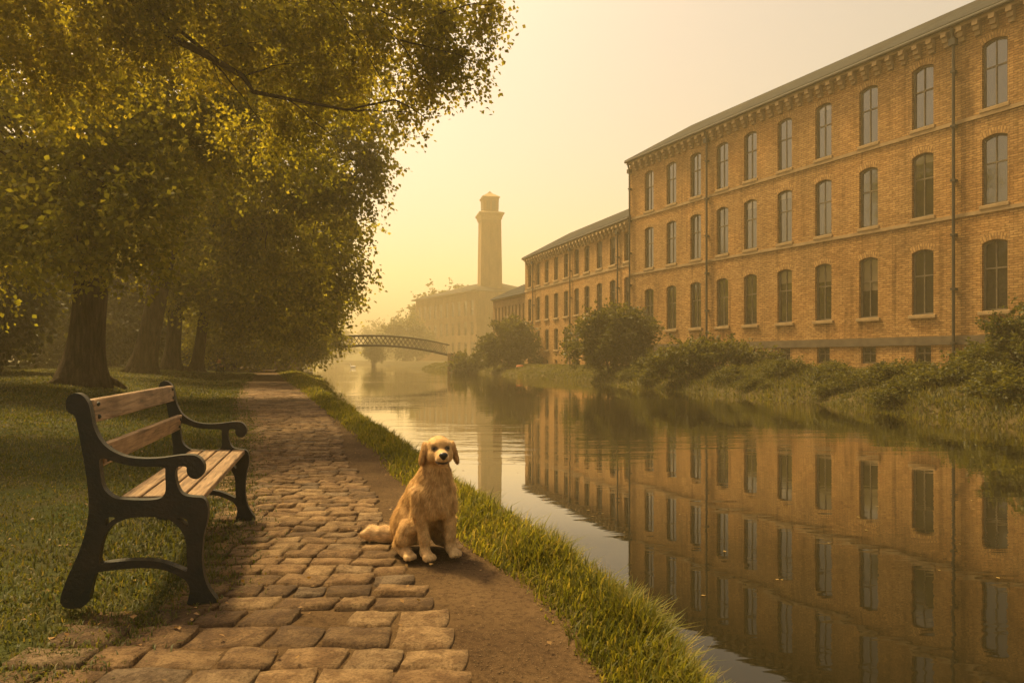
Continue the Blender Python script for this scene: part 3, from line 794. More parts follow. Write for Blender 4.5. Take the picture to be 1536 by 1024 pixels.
make_tree('tree', 'leafy tree with branches low over the far end of the path', (-25.5, 58, zl(-25.5, 58)), (-24.5, 58, 4), .4, .3,
    [lob(455,492,56,(2.8,3,2.4)), lob(400,500,57,(3.5,3.5,2.5)), lob(340,470,58,(5,5,4.3)), lob(488,500,55,(1.2,1.6,1.1)), lob(420,440,58,(3.5,3,3))],
    25, 2600, 16, 1.4, .28, M['leaf'], group=G, twigs=30)
make_tree('tree', 'hazy leafy tree beside the near end of the iron bridge', (-31, 74, zl(-31, 74)), (-29.5, 74, 4), .4, .3,
    [lob(440,500,72,(3.6,4,3.2)), lob(390,480,74,(5,4,5)), lob(465,512,70,(1.7,2,1.4)), lob(340,470,76,(5,4,5))],
    26, 2200, 16, 1.5, .33, M['leaf'], group=G, twigs=16)
# the tree whose branch hangs into the top of the picture
t0 = make_tree('tree', 'near tree whose long dark branch and bright leaves hang into the top of the view', (-9.8, 8.2, zl(-9.8, 8.2)), (-9.3, 8.3, 4.8), .42, .36,
    [lob(560,40,10.6,(1.5,1.3,.75)), lob(670,35,10.8,(.75,.8,.6)), lob(645,115,11,(.55,.7,.38)), lob(610,165,11,(.28,.4,.2)), lob(700,85,10.8,(.33,.4,.22)), lob(400,40,11,(1.5,1.4,.9)),
     lob(480,140,11.5,(1.0,1.1,.5)), lob(400,190,12,(.9,.8,.4)), lob(560,-90,10.5,(2.2,1.8,1.0)), lob(290,-40,10,(1.7,1.5,1.1)), lob(120,-50,9.5,(1.6,1.4,1.2)), lob(735,8,10.7,(.25,.4,.2),1.6), lob(60,60,10,(1.2,1.1,.9)), lob(220,70,11,(1.1,1,.7)), lob(-150,-80,9,(2,2,1.4)), (np.array((-9.2,7.6,9.4)),(2.6,2.4,1.3),.8)],  # last lobe: out-of-view foliage added to shade the lawn left of the bench
    27, 5600, 18, .5, .075, M['leaf_near'], group=None, twigs=220, droop=.75, limbs=False)
lb = MB(); pr = random.Random(8); O = np.array(t0.location)
main = [np.array((-9.2, 8.4, 5.2)), pt(60,-60,9.6), pt(203,0,10), pt(255,55,10), pt(315,86,10.1), pt(365,115,10.2), pt(380,138,10.3), pt(430,148,10.4), pt(520,165,10.7), pt(590,150,10.9)]
lb.tube([p - O for p in main], [.16,.10,.065,.055,.05,.042,.036,.028,.02,.012], 8, .06, pr)
sec = [pt(160,-70,9.8), pt(232,10,10), pt(262,40,10.1), pt(330,95,10.15)]
lb.tube([p - O for p in sec], [.06,.035,.03,.025], 7, .06, pr)
for (a_, b_) in (((255,55),(275,110)), ((315,86),(330,125)), ((365,115),(480,95)), ((430,148),(500,205)), ((300,80),(420,60)), ((520,165),(620,170)), ((520,0),(690,80)), ((560,20),(650,140)), ((480,-20),(600,160)), ((660,20),(745,5)), ((600,60),(715,95)), ((590,150),(640,178)), ((255,55),(150,120)), ((315,86),(400,190))):
    limb(lb, pt(*a_, 10.2) - O, pt(*b_, 10.7) - O, .015, .006, pr, .04, 8, 5)
lb.build('branch', M['bark'], t0, True)

# darker wood beyond the lawn
wood = [(-24,27,1.0), (-31,33,1.1), (-22.5,20,.9), (-36,42,1.15), (-29,48,1.0), (-41,30,1.1), (-30,24,.95), (-38,56,1.2), (-47,48,1.2), (-31,66,1.05), (-52,66,1.2), (-42,74,1.2), (-38,95,1.2), (-52,110,1.2)]
WL = ['dark bushy tree just left of the leftmost thick trunk, at the back of the lawn', 'dark bushy tree seen between the first and second thick trunks', 'dark bushy tree at the left edge of the view behind the lawn']
proto = make_tree('woodland_tree', 'dark leafy woodland tree standing at the back of the lawn', (0, 0, 0), (.2, 0, 3.0), .35, .26,
    [((0,0,6),(4.2,4,3.4)), ((2.4,.5,3.6),(3,2.8,2.4)), ((-2.4,-.6,3.4),(3,3,2.4)), ((0,-1.8,2.6),(3.4,2.4,1.9)), ((.4,.2,9.3),(3.2,3.2,2.6)), ((0,1.5,2.3),(3.4,2.6,1.8))],
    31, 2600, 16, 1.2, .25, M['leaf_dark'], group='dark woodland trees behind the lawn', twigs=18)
for i, (x, y, s) in enumerate(wood):
    o = proto if i == 0 else copy_tree(proto)
    o.location = (x, y, zl(x, y)); o.rotation_euler = (0, 0, i * 2.1); o.scale = (s, s, s * (1 + .12 * math.sin(i * 3)))

# ------------------------------------------------------------------ trees and bushes of the far bank
def zf(x, y): return float(z_far(np.array(x - float(eF(y))), x, y))
def bush(name, label, x, y, lobes, seed, nspray, nleaf, slen, lsize, mat=None, cat='bush', group=None, droop=.2, dz=0):
    rng = np.random.default_rng(seed); pr = random.Random(seed)
    root = empty(name, (x, y, zf(x, y) + dz)); tag(root, label, cat, group)
    P, A, ctr, ax = spray_points(lobes, nspray, nleaf, slen, rng, droop, .55)
    ctr[:, 2] = np.maximum(ctr[:, 2], -.25)
    st = MB()
    for k in range(9):
        q = P[pr.randrange(len(P))]; limb(st, (pr.gauss(0, .2), pr.gauss(0, .2), -.2), q, .05, .012, pr, .08, 6, 5)
    st.build('stems', M['bark'], root, True)
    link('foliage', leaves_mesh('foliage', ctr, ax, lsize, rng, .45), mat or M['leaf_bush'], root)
    return root
bush('big_bush', 'tallest round bush, standing where the two mills meet', 6.3, 40.5, [((0,0,2.4),(2.3,2,1.8)), ((-1.2,0,1.4),(1.7,1.6,1.5)), ((1.3,.2,1.3),(1.8,1.6,1.4)), ((.3,-.4,3.3),(1.3,1.2,.9)), ((-.9,0,3.0),(1,1,.8)), ((1.2,0,2.7),(1.1,1,.8))], 41, 1500, 20, .6, .15)
bush('big_bush', 'hazy round bush on the far bank between the tower and the second mill', -.3, 63.5, [((0,0,2.6),(2.5,2.2,1.9)), ((-1.4,0,1.5),(1.8,1.6,1.5)), ((1.4,0,1.6),(1.9,1.6,1.6)), ((.5,0,3.5),(1.5,1.4,.9))], 42, 1300, 18, .65, .19)
bush('big_bush', 'mid height spreading bush right of the tallest bush, under the last basement windows', 9.6, 31.5, [((-1.2,0,.7),(1.5,1.2,.75)), ((.4,0,.85),(1.5,1.2,.75)), ((1.9,.1,.6),(1.2,1,.6)), ((-2.4,-.2,.4),(1.2,1,.6))], 43, 1000, 18, .5, .12)
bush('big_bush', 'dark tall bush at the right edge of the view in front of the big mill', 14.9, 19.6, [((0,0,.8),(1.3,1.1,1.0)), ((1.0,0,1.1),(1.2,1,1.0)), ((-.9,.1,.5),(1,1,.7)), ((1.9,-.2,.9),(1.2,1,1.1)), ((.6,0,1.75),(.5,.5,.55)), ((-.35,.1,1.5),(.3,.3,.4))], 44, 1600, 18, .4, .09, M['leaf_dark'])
GB = 'low bushes on the far bank'
low = [(12.0,16.2,.8), (13.4,14.2,.9), (12.6,18.6,.7), (11.9,20.8,.75), (11.3,23.3,.72), (13.6,22.5,.62), (10.9,26.0,.72), (9.3,28.2,.75), (12.6,26.3,.6), (7.6,33.5,.8), (6.9,36.6,.75), (14.5,16.8,.9), (11.0,18.9,.6), (10.9,21.9,.55), (9.5,25.8,.55), (11.4,13.0,.7), (11.2,29.0,.7), (15.6,22.6,.6)]
lp = bush('low_bush', 'low leafy bush sprawling over the far bank below the big mill', *low[0][:2], [((0,0,.35),(1.15,.8,.5)), ((.8,.1,.25),(.8,.7,.42)), ((-.8,0,.22),(.8,.7,.42)), ((.1,-.5,.15),(1.0,.5,.35)), ((.25,0,.6),(.6,.5,.32))], 45, 700, 18, .36, .085, group=GB, droop=.35)
for i, (x, y, s) in enumerate(low):
    o = lp if i == 0 else copy_tree(lp)
    o.location = (x, y, zf(x, y) - .06); o.rotation_euler = (0, 0, 1.2 + i * 2.3); o.scale = (s * 1.1, s * 1.1, s)
# vegetation round the bridge foot and far trees
bush('big_bush', 'hazy bush at the far bank end of the footbridge', -4.6, 69.5, [((0,0,1.2),(1.6,1.5,1.1)), ((1.6,0,1.0),(1.5,1.3,1.0)), ((-.8,0,.7),(1.2,1,.8))], 46, 420, 14, .6, .22)
far = [(-26.5,168,13.5,'hazy tree leaning against the left end of the hipped mill building'), (-53,262,17.5,'round hazy tree on the skyline above the middle of the bridge'), (-69,262,15.5,'round hazy tree on the skyline above the left part of the bridge'), (-46,255,14.5,'hazy tree on the skyline between bridge crown and hipped mill'), (-86,262,14,'faint tree on the skyline half hidden by the near foliage'), (-27,130,5.5,'low hazy tree by the water beyond the right part of the bridge'), (-40.5,128,4.5,'low hazy tree at the left water edge seen under the bridge'), (-20.0,195,24.0,'hazy round crown rising above the roof of the hipped mill building')]
fp = None
for i, (x, y, h, lbl) in enumerate(far):
    if fp is None:
        fp = make_tree('tree', lbl, (0, 0, 0), (0, 0, .3), .035, .025, [((0,0,.62),(.32,.32,.32)), ((.2,0,.42),(.26,.26,.28)), ((-.22,.05,.45),(.24,.24,.27)), ((.05,-.1,.25),(.3,.3,.2))], 51, 900, 14, .11, .034, M['leaf_dark'], group=None, twigs=8)
        o = fp
    else: o = copy_tree(fp)
    o['label'] = lbl; o['group'] = 'far trees fading in the haze'
    o.location = (x, y, .2 if x > -30 else -.2); o.scale = (h * 1.15, h * 1.15, h); o.rotation_euler = (0, 0, i * 1.7)

# ------------------------------------------------------------------ grass
def blades(name, X, Y, Z, H, Wd, rng, mat, label, lean=.45, flow=None):
    n = len(X)
    az = rng.uniform(0, 2*np.pi, n); dx, dy = np.cos(az), np.sin(az)
    sx, sy = -dy, dx
    ln = H * rng.uniform(.15, lean * 2, n)
    if flow is not None: ox, oy = flow
    else: ox = oy = 0
    base = np.stack([X, Y, Z], 1); side = np.stack([sx, sy, 0*sx], 1) * (Wd/2)[:, None]
    d = np.stack([dx, dy, 0*dx], 1) * ln[:, None] + np.stack([H*0+ox, H*0+oy, H*0], 1) * H[:, None]
    up_ = np.zeros((n, 3)); up_[:, 2] = H
    mid = base + d * .3 + up_ * .58
    tip = base + d + up_ * (1 - .25 * (ln / H)[:, None] ** 2)
    V = np.stack([base - side, base + side, mid + side * .75, mid - side * .75, tip], 1).reshape(-1, 3)
    k = np.arange(n)[:, None] * 5
    o = link(name, fast_mesh(name, V, [k + np.array([[0,1,2,3]]), k + np.array([[3,2,4]])]), mat)
    tag(o, label, kind='stuff'); return o
rg = np.random.default_rng(77)
def bank_points(n, y0, y1, pw, t0, t1):
    u = rg.random(n); Y = y0 * (y1 / y0) ** (u ** pw); T = rg.uniform(t0, t1, n)
    X = eR(Y) + (eW(Y) - eR(Y)) * T
    return X, Y, T
X, Y, T = bank_points(150000, 1.9, 60, 1.15, -.12, 1.06)
# ragged edge against the path, tufts
keep = (T > -.03 + .10 * wob(X*1.7, Y*1.7) + .05 * rg.normal(0, 1, len(T))) & (rg.random(len(X)) < .55 + .45 * (wob(X*2.6, Y*2.6, 1.7) > -.15))
X, Y, T = X[keep], Y[keep], T[keep]
H = (.027 + .042 * ss((T - .05) / .4)) * (1 + .4 * wob(X*2, Y*2, 1.9)) * rg.uniform(.5, 1.4, len(X)) + (.07 * rg.random(len(X)) ** 5) + .045 * ss((wob(X*4.1, Y*4.1) - .35) / .4)
H = np.clip(H, .02, .26) * (1 + .012 * Y)
blades('bank_grass', X, Y, z_bank(T, X, Y) - .008, H, .0045 + .0011 * Y, rg, M['grass'], 'lush green grass growing on the canal verge', .5, (.10, -.05))
# tall thin seed stalks along the water edge
X, Y, T = bank_points(2600, 2.4, 45, 1.0, .55, .98)
blades('bank_stalks', X, Y, z_bank(T, X, Y) - .01, rg.uniform(.10, .24, len(X)), .003 + .0006 * Y, rg, mk('dry_grass_stalks', (.20, .14, .05), (.13, .10, .03), 5, .8, 0), 'dry seed stalks standing along the water edge', .4, (.1, 0))
# lawn
n = 210000
u = rg.random(n); Y = 1.5 * (48 / 1.5) ** (u ** .95); dd = (rg.random(n) ** 1.5) * (3 + Y * .75)
X = eL(Y) - dd + .10
p_ = .55 + .45 * (wob(X*1.1, Y*1.1) > -.2); thin = np.clip((dd - .05) / .5, .12, 1)
keep = rg.random(n) < p_ * thin
X, Y, dd = X[keep], Y[keep], dd[keep]
H = rg.uniform(.02, .055, len(X)) * (1 + .4 * wob(X*.9, Y*.9)) * (1 + .025 * Y)
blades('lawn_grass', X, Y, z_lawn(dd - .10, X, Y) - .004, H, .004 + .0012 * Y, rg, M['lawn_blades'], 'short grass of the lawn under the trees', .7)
# grass in the joints and left margin of the setts
n = 9000
u = rg.random(n); Y = 2.2 * (14 / 2.2) ** u; X = eL(Y) + rg.normal(0.05, .13, n)
blades('path_edge_grass', X, Y, Y*0 - .008, rg.uniform(.012, .04, n), .004 + .001 * Y, rg, M['lawn_blades'], 'sparse grass creeping over the left edge of the setts', .8)
# far bank grass
n = 90000
u = rg.random(n); Y = 11 * (95 / 11) ** u; dd = rg.random(n) ** 1.3 * (9 - 3.5 * ss((Y - 30) / 20)) - .12
X = eF(Y) + dd
H = rg.uniform(.08, .24, n) * (1 + .45 * wob(X*.8, Y*.8)) * (1 - .4 * ss((Y - 38) / 12))
blades('far_bank_grass', X, Y, z_far(dd, X, Y) - .02, H, .010 + .0009 * Y, rg, M['far_grass'], 'rough tall grass covering the far bank', .7, (-.25, -.1))
# fallen leaves round the bench and on the verge
n = 420
Y = rg.uniform(1.8, 9, n); X = eL(Y) + rg.normal(-.15, .9, n); zz = np.where(X < eL(Y), z_lawn(np.maximum(eL(Y) - X, 0), X, Y) + .02, .022)
ax = rg.normal(0, 1, (n, 3)); ax[:, 2] *= .15
me = leaves_mesh('fallen_leaves', np.stack([X, Y, zz], 1), ax, .024, rg, .42, 3.0)
tag(link('fallen_leaves', me, leafmat('dry_leaves', (.16, .085, .025), (.27, .15, .05), .15)), 'small dry leaves scattered on lawn and setts', kind='stuff')
n = 90
Y = 4 * (30 / 4) ** rg.random(n); X = eW(Y) + .2 + rg.random(n) ** 1.6 * (eF(Y) - eW(Y) - .4)
ax = rg.normal(0, 1, (n, 3)); ax[:, 2] = 0
VV2 = np.stack([X, Y, X*0 + WZ + .004], 1); a_ = ax / np.linalg.norm(ax, axis=1, keepdims=True); b_ = np.stack([-a_[:, 1], a_[:, 0], a_[:, 2]], 1); L_ = rg.uniform(.02, .045, (n, 1))
tag(link('floating_leaves', fast_mesh('floating_leaves', np.stack([VV2, VV2 + a_*L_*.5 + b_*L_*.35, VV2 + a_*L_, VV2 + a_*L_*.5 - b_*L_*.35], 1).reshape(-1, 3), [np.arange(4*n).reshape(-1, 4)]), leafmat('drifting_leaves', (.20, .12, .03), (.34, .22, .06), .1)), 'fallen leaves drifting on the canal', kind='stuff')
# grit on the path
n = 2600
Y = 1.6 * (9 / 1.6) ** rg.random(n); X = eD(Y) + rg.random(n) * (eR(Y) - eD(Y)); s = rg.uniform(.0015, .0045, n)
c = np.stack([X, Y, X*0 - .012], 1)
oc = np.array([[1,0,0],[0,1,0],[-1,0,0],[0,-1,0],[0,0,.8],[0,0,-.5]])
V = (c[:, None] + oc[None] * s[:, None, None] * rg.uniform(.6, 1.3, (n, 6, 1))).reshape(-1, 3); k = np.arange(n)[:, None] * 6
F_ = np.concatenate([k + np.array([f]) for f in ((0,1,4),(1,2,4),(2,3,4),(3,0,4),(1,0,5),(2,1,5),(3,2,5),(0,3,5))])
tag(link('path_grit', fast_mesh('path_grit', V, [F_]), mk('grit', (.22, .15, .075), (.13, .085, .042), 30, .9, 0)), 'small grit on the dirt beside the setts', kind='stuff')

# ------------------------------------------------------------------ bodies: smooth-blended solids meshed as one surface
def surf_net(fn, lo, hi, h):
    lo, hi = np.array(lo, float), np.array(hi, float)
    n = np.ceil((hi - lo) / h).astype(int) + 1
    g = [lo[i] + h * np.arange(n[i]) for i in range(3)]
    G_ = np.stack(np.meshgrid(*g, indexing='ij'), -1)
    D = fn(G_.reshape(-1, 3)).reshape(n)
    s = D < 0
    corners = [(i, j, k) for i in (0, 1) for j in (0, 1) for k in (0, 1)]
    def sl(A, c): return A[c[0]:n[0]-1+c[0], c[1]:n[1]-1+c[1], c[2]:n[2]-1+c[2]]
    cnt = sum(sl(s, c).astype(int) for c in corners); act = (cnt > 0) & (cnt < 8)
    idx = -np.ones(act.shape, int); ids = np.argwhere(act); idx[act] = np.arange(len(ids))
    acc = np.zeros((len(ids), 3)); num = np.zeros(len(ids))
    for a in corners:
        for ax in range(3):
            if a[ax]: continue
            b = list(a); b[ax] = 1; b = tuple(b)
            da, db = sl(D, a)[act], sl(D, b)[act]; cr = (da < 0) != (db < 0)
            t = np.where(cr, da / np.where(cr, da - db, 1), 0)
            p = np.array(a, float)[None].repeat(len(ids), 0); p[:, ax] += t
            acc += p * cr[:, None]; num += cr
    V = lo + (ids + acc / num[:, None]) * h
    F = []
    for ax in range(3):
        o1, o2 = (ax + 1) % 3, (ax + 2) % 3
        A = np.moveaxis(s, (ax, o1, o2), (0, 1, 2)); I = np.moveaxis(idx, (ax, o1, o2), (0, 1, 2))
        e = A[:-1, 1:-1, 1:-1] != A[1:, 1:-1, 1:-1]
        w_ = np.argwhere(e)
        i, j, k = w_[:, 0], w_[:, 1] + 1, w_[:, 2] + 1
        q = np.stack([I[i, j-1, k-1], I[i, j, k-1], I[i, j, k], I[i, j-1, k]], 1)
        flip = ~A[i, j, k]; q[flip] = q[flip][:, ::-1]
        F.append(q[(q >= 0).all(1)])
    return V, np.concatenate(F)
class Body:
    """smooth union of tapered capsules and ellipsoids"""
    def __init__(s, k): s.parts = []; s.k = k
    def cap(s, a, b, ra, rb, k=None): s.parts.append(('c', np.array(a, float), np.array(b, float), ra, rb, k or s.k)); return s
    def ell(s, c, r, rot=None, k=None): s.parts.append(('e', np.array(c, float), np.array(r, float), rot, None, k or s.k)); return s
    def chain(s, pts, rad, k=None):
        for a, b, ra, rb in zip(pts, pts[1:], rad, rad[1:]): s.cap(a, b, ra, rb, k)
        return s
    def __call__(s, P):
        d = np.full(len(P), 1e3)
        for t, a, b, ra, rb, k in s.parts:
            if t == 'c':
                ba = b - a; h = np.clip(((P - a) @ ba) / (ba @ ba), 0, 1)
                q = np.linalg.norm(P - a - h[:, None] * ba, axis=1) - (ra + (rb - ra) * h)
            else:
                L = P - a
                if ra is not None: L = L @ ra
                m_ = np.linalg.norm(L / b, axis=1); m2 = np.linalg.norm(L / b ** 2, axis=1); q = m_ * (m_ - 1) / np.maximum(m2, 1e-9)
            hh = np.clip(.5 + .5 * (d - q) / k, 0, 1)
            d = d + (q - d) * hh - k * hh * (1 - hh)
        return d
def rotm(ax, ay, az):
    return np.array((Matrix.Rotation(az, 3, 'Z') @ Matrix.Rotation(ay, 3, 'Y') @ Matrix.Rotation(ax, 3, 'X')))

# ------------------------------------------------------------------ dog: x forward, y to its left, z up
DP = np.array([-.455, 3.68]); DRZ = math.atan2(-.80, .60)
dog = empty('dog', (DP[0], DP[1], .006), DRZ)
tag(dog, 'golden long haired retriever sitting upright at the edge of the setts', 'dog')
HY_ = R(-22)                                     # head turned to its right
HC = np.array([.110, -.005, .578])
Hm = np.array(Matrix.Rotation(HY_, 3, 'Z') @ Matrix.Rotation(R(-3), 3, 'Y')) * 1.0
HS = 1.13                                        # head size
def H_(x, y, z): return HC + Hm @ (np.array((x, y, z)) * HS)
def hr(*r): return tuple(a * HS for a in r)
D = Body(.035)
D.chain([(-.165,0,.135),(-.10,0,.225),(-.025,0,.325),(.030,0,.405)], [.118,.116,.105,.082])
D.chain([(.035,0,.305),(.062,0,.385)], [.092,.080])
D.ell((.075,0,.315), (.072,.082,.105))
D.chain([(.030,0,.415),(.062,0,.48),(.085,0,.54)], [.080,.066,.056])
D.ell((.092,0,.43), (.045,.060,.10))
# head: skull, brow, muzzle with lips, cheeks
D.ell(H_(-.005,0,.016), hr(.070,.060,.056), Hm, .02); D.ell(H_(.030,0,.030), hr(.044,.047,.034), Hm, .02)
D.cap(H_(.045,0,-.012), H_(.112,0,-.024), .039*HS, .027*HS, .018); D.cap(H_(.05,0,-.036), H_(.104,0,-.047), .028*HS, .019*HS, .010)
D.ell(H_(.020,.038,-.020), hr(.042,.024,.034), Hm, .02); D.ell(H_(.020,-.038,-.020), hr(.042,.024,.034), Hm, .02)
D.ell(H_(.100,.015,-.031), hr(.026,.017,.021), Hm, .008); D.ell(H_(.100,-.015,-.031), hr(.026,.017,.021), Hm, .008)
for sgn in (1, -1):                              # brows and drooping ears
    D.ell(H_(.050, sgn*.025, .036), hr(.016,.016,.009), Hm, .012)
    er = Hm @ rotm(R(sgn * 15), R(10), 0)
    D.ell(H_(-.010, sgn*.060, .026), hr(.026,.016,.018), Hm, .014)
    D.ell(H_(-.010, sgn*.074, -.004), hr(.040,.0115,.050), er, .010)
    D.ell(H_(-.002, sgn*.083, -.040), hr(.030,.0095,.028), er, .010)
# forelegs
for sgn, fx in ((1, .022), (-1, 0)):
    y_ = sgn * .074
    D.chain([(.050,sgn*.068,.35),(.040+fx,sgn*.080,.245),(.072+fx,y_,.105),(.080+fx,y_,.045)], [.056,.040,.027,.025], .022)
    D.chain([(.082+fx,y_,.036),(.118+fx,y_,.026)], [.027,.026], .016)
    for t in (-1.5, -.5, .5, 1.5): D.ell((.138+fx - abs(t)*.007, y_ + t*.0165, .019), (.024,.0105,.018), None, .005)
# hind legs
for sgn in (1, -1):
    D.ell((-.10, sgn*.098, .15), (.118,.056,.100), rotm(0, R(-18), R(-sgn*6)), .03)
    D.chain([(-.01,sgn*.125,.155),(-.035,sgn*.135,.10),(-.11,sgn*.125,.05)], [.046,.040,.032], .025)
    D.chain([(-.12,sgn*.125,.034),(-.02,sgn*.14,.028),(.030,sgn*.145,.026)], [.032,.027,.028], .016)
    for t in (-1.5, -.5, .5, 1.5): D.ell((.057 - abs(t)*.006, sgn*.147 + t*.0165, .018), (.023,.0105,.017), None, .005)
# tail lying to its right
D.chain([(-.24,-.01,.075),(-.31,-.045,.048),(-.37,-.085,.040),(-.43,-.135,.040),(-.465,-.175,.034)], [.038,.036,.042,.036,.016], .03)
V, Fq = surf_net(D, (-.53,-.25,-.02), (.31,.24,.72), .0055)
V[:, 2] = np.maximum(V[:, 2], .001)
for _ in range(1):
    A = np.zeros_like(V); c = np.zeros(len(V))
    for a in range(4):
        np.add.at(A, Fq[:, a], V[Fq[:, (a+1) % 4]]); np.add.at(c, Fq[:, a], 1)
    V = V * .5 + .5 * A / np.maximum(c, 1)[:, None]
def dog_tone(P):
    """coat pattern: deep gold back and ears, paler chest, legs, muzzle, tail and feathering"""
    gold = np.array((.60, .36, .13)); deep = np.array((.47, .255, .08)); pale = np.array((.66, .42, .17)); cream = np.array((.74, .53, .27))
    col = np.repeat(gold[None], len(P), 0)
    def blend(c, w):
        nonlocal col; w = np.clip(w, 0, 1)[:, None]; col = col * (1 - w) + c * w
    sp = 1.2 * (.10 - (P[:, 0] + .04)) + .35 * (P[:, 2] - .33)
    blend(deep, ss(sp * 5) * .5 * (P[:, 2] > .05))
    front = ss((P[:, 0] - .06) / .08) * ss((.5 - P[:, 2]) / .1)
    blend(pale, .5 * front * ss((.12 - np.abs(P[:, 1])) / .08))
    leg = ss((.24 - P[:, 2]) / .12) * (P[:, 0] > -.01)
    blend(pale, .6 * leg); blend(cream, .4 * ss((.09 - P[:, 2]) / .05) * (P[:, 0] > -.14))
    blend(cream, .8 * ss((-.25 - P[:, 0]) / .05) * (P[:, 2] < .16))
    L = (P - HC) @ Hm / HS; ay = np.abs(L[:, 1])
    hd = (np.linalg.norm(L, axis=1) < .17) & (P[:, 2] > .48)
    blend(pale, hd * ss((L[:, 0] - .035) / .04) * ss((.036 - ay) / .02) * .12)
    blend(cream, hd * ss((L[:, 0] - .08) / .02) * .06)
    blend(pale, hd * ss((L[:, 2] - .03) / .03) * .4 * (ay < .06))
    ear = hd * ss((ay - .062) / .010) * (L[:, 0] < .05)
    blend(deep * .85, ear * .85)
    blend(np.array((.05, .035, .02)), hd * ss((.017 - np.sqrt(((L[:, 0] - .064) * .6) ** 2 + ((ay - .029) * .75) ** 2 + (L[:, 2] - .017) ** 2)) / .007) * .9)
    blend(np.array((.05, .035, .022)), hd * (L[:, 0] > .075) * ss((.007 - np.abs(L[:, 2] + .047 - .18 * ay)) / .004) * (ay < .034))
    return col
bd = link('body', fast_mesh('body', V, [Fq], dog_tone(V)), M['fur'], dog, True)
# coat of hair strands
rd = np.random.default_rng(9)
tri = np.concatenate([Fq[:, [0, 1, 2]], Fq[:, [0, 2, 3]]])
e1, e2 = V[tri[:, 1]] - V[tri[:, 0]], V[tri[:, 2]] - V[tri[:, 0]]; cr = np.cross(e1, e2); ar = np.linalg.norm(cr, axis=1)
n = 95000
pick = rd.choice(len(tri), n, p=ar / ar.sum()); r1, r2 = rd.random(n), rd.random(n); r1, r2 = np.where(r1 + r2 > 1, 1 - r1, r1), np.where(r1 + r2 > 1, 1 - r2, r2)
P = V[tri[pick, 0]] + e1[pick] * r1[:, None] + e2[pick] * r2[:, None]; Nn = cr[pick] / ar[pick][:, None]
L = (P - HC) @ Hm / HS; head = (np.linalg.norm(L, axis=1) < .15) & (P[:, 2] > .49); ay = np.abs(L[:, 1]); face = head & (ay < .060) & (L[:, 0] > -.03)
keep = ~(head & (L[:, 0] > .03) & (np.sqrt((ay - .029) ** 2 + (L[:, 2] - .017) ** 2) < .014)) & ~(head & (L[:, 0] > .10))
P, Nn, head, face, L, ay = P[keep], Nn[keep], head[keep], face[keep], L[keep], ay[keep]; n = len(P)
ln = np.where(face, .006, np.where(head, .012, .026))
ln = np.where((P[:, 0] > .03) & (P[:, 2] > .25) & (P[:, 2] < .5) & ~head, .048, ln); ln = np.where(P[:, 0] < -.2, .034, ln)
fl = (P[:, 2] < .25) & (P[:, 0] > .015) & (np.abs(P[:, 1]) > .035); ln = np.where(fl, .010, ln)
ln = np.where(fl & (Nn[:, 0] < -.2) & (P[:, 2] > .10), .028, ln)       # feathering behind the forelegs
ln = np.where((P[:, 2] < .05) & (P[:, 0] > -.15), .006, ln)
lock = .9 + .25 * (np.sin(P[:, 0] * 90 + P[:, 2] * 40) * np.sin(P[:, 1] * 100 + P[:, 2] * 30))
ln = ln * rd.uniform(.6, 1.25, n) * lock
flow = np.zeros((n, 3)); flow[:, 2] = -1.0; flow[:, 0] = np.where(P[:, 2] > .3, -.35, -.2)
hf = (-1.0 * Hm[:, 0])[None] * np.ones((n, 1)); hf[:, 2] -= .35; flow = np.where(head[:, None], hf, flow)
tl = P[:, 0] < -.26; flow = np.where(tl[:, None], np.array([[-.75, -.6, -.1]]), flow)
flow -= Nn * (flow * Nn).sum(1, keepdims=True); flow /= np.linalg.norm(flow, axis=1, keepdims=True) + 1e-6
cl_ = np.stack([np.sin(P[:, 1] * 70 + P[:, 2] * 25), np.sin(P[:, 0] * 60 + P[:, 2] * 30), 0 * P[:, 0]], 1) * .10
dr = Nn * .26 + flow * .95 + rd.normal(0, .13, (n, 3)) + cl_ * (~face)[:, None]; dr /= np.linalg.norm(dr, axis=1, keepdims=True)
sd_ = np.cross(dr, Nn); sd_ /= np.linalg.norm(sd_, axis=1, keepdims=True) + 1e-6
wd = np.where(face, .0010, .0016)[:, None]
tip = P + dr * ln[:, None]; tip[:, 2] = np.maximum(tip[:, 2], .002)
VV_ = np.stack([P - sd_ * wd, P + sd_ * wd, tip], 1).reshape(-1, 3)
cc = np.clip(np.repeat(dog_tone(P) * rd.uniform(.75, 1.3, (n, 1)), 3, 0), 0, 1)
fo = link('fur', fast_mesh('fur', VV_, [np.arange(3 * n).reshape(-1, 3)], cc), attr_mat('golden_hair', .6, 0, 1, 0), dog); fo['kind'] = 'stuff'
def blob(name, c, r, rot, mat, parent):
    b = Body(.004); b.ell(c, r, rot)
    v, f = surf_net(b, np.array(c) - max(r) * 1.6, np.array(c) + max(r) * 1.6, max(r) / 7)
    return link(name, fast_mesh(name, v, [f]), mat, parent, True)
nb = Body(.006); nb.ell(H_(.136,0,-.008), hr(.013,.021,.0135), Hm); nb.ell(H_(.133,0,-.019), hr(.010,.012,.013), Hm)
v, f = surf_net(nb, H_(.136,0,-.012) - .045, H_(.136,0,-.012) + .045, .003); link('nose', fast_mesh('nose', v, [f]), M['nose'], dog, True)
mb_ = Body(.004); mb_.chain([H_(.110,.021,-.050), H_(.122,.010,-.045), H_(.125,0,-.041), H_(.122,-.010,-.045), H_(.110,-.021,-.050)], [.003,.005,.006,.005,.003])
v, f = surf_net(mb_, H_(.112,0,-.045) - .06, H_(.112,0,-.045) + .06, .0028); link('mouth', fast_mesh('mouth', v, [f]), M['nose'], dog, True)
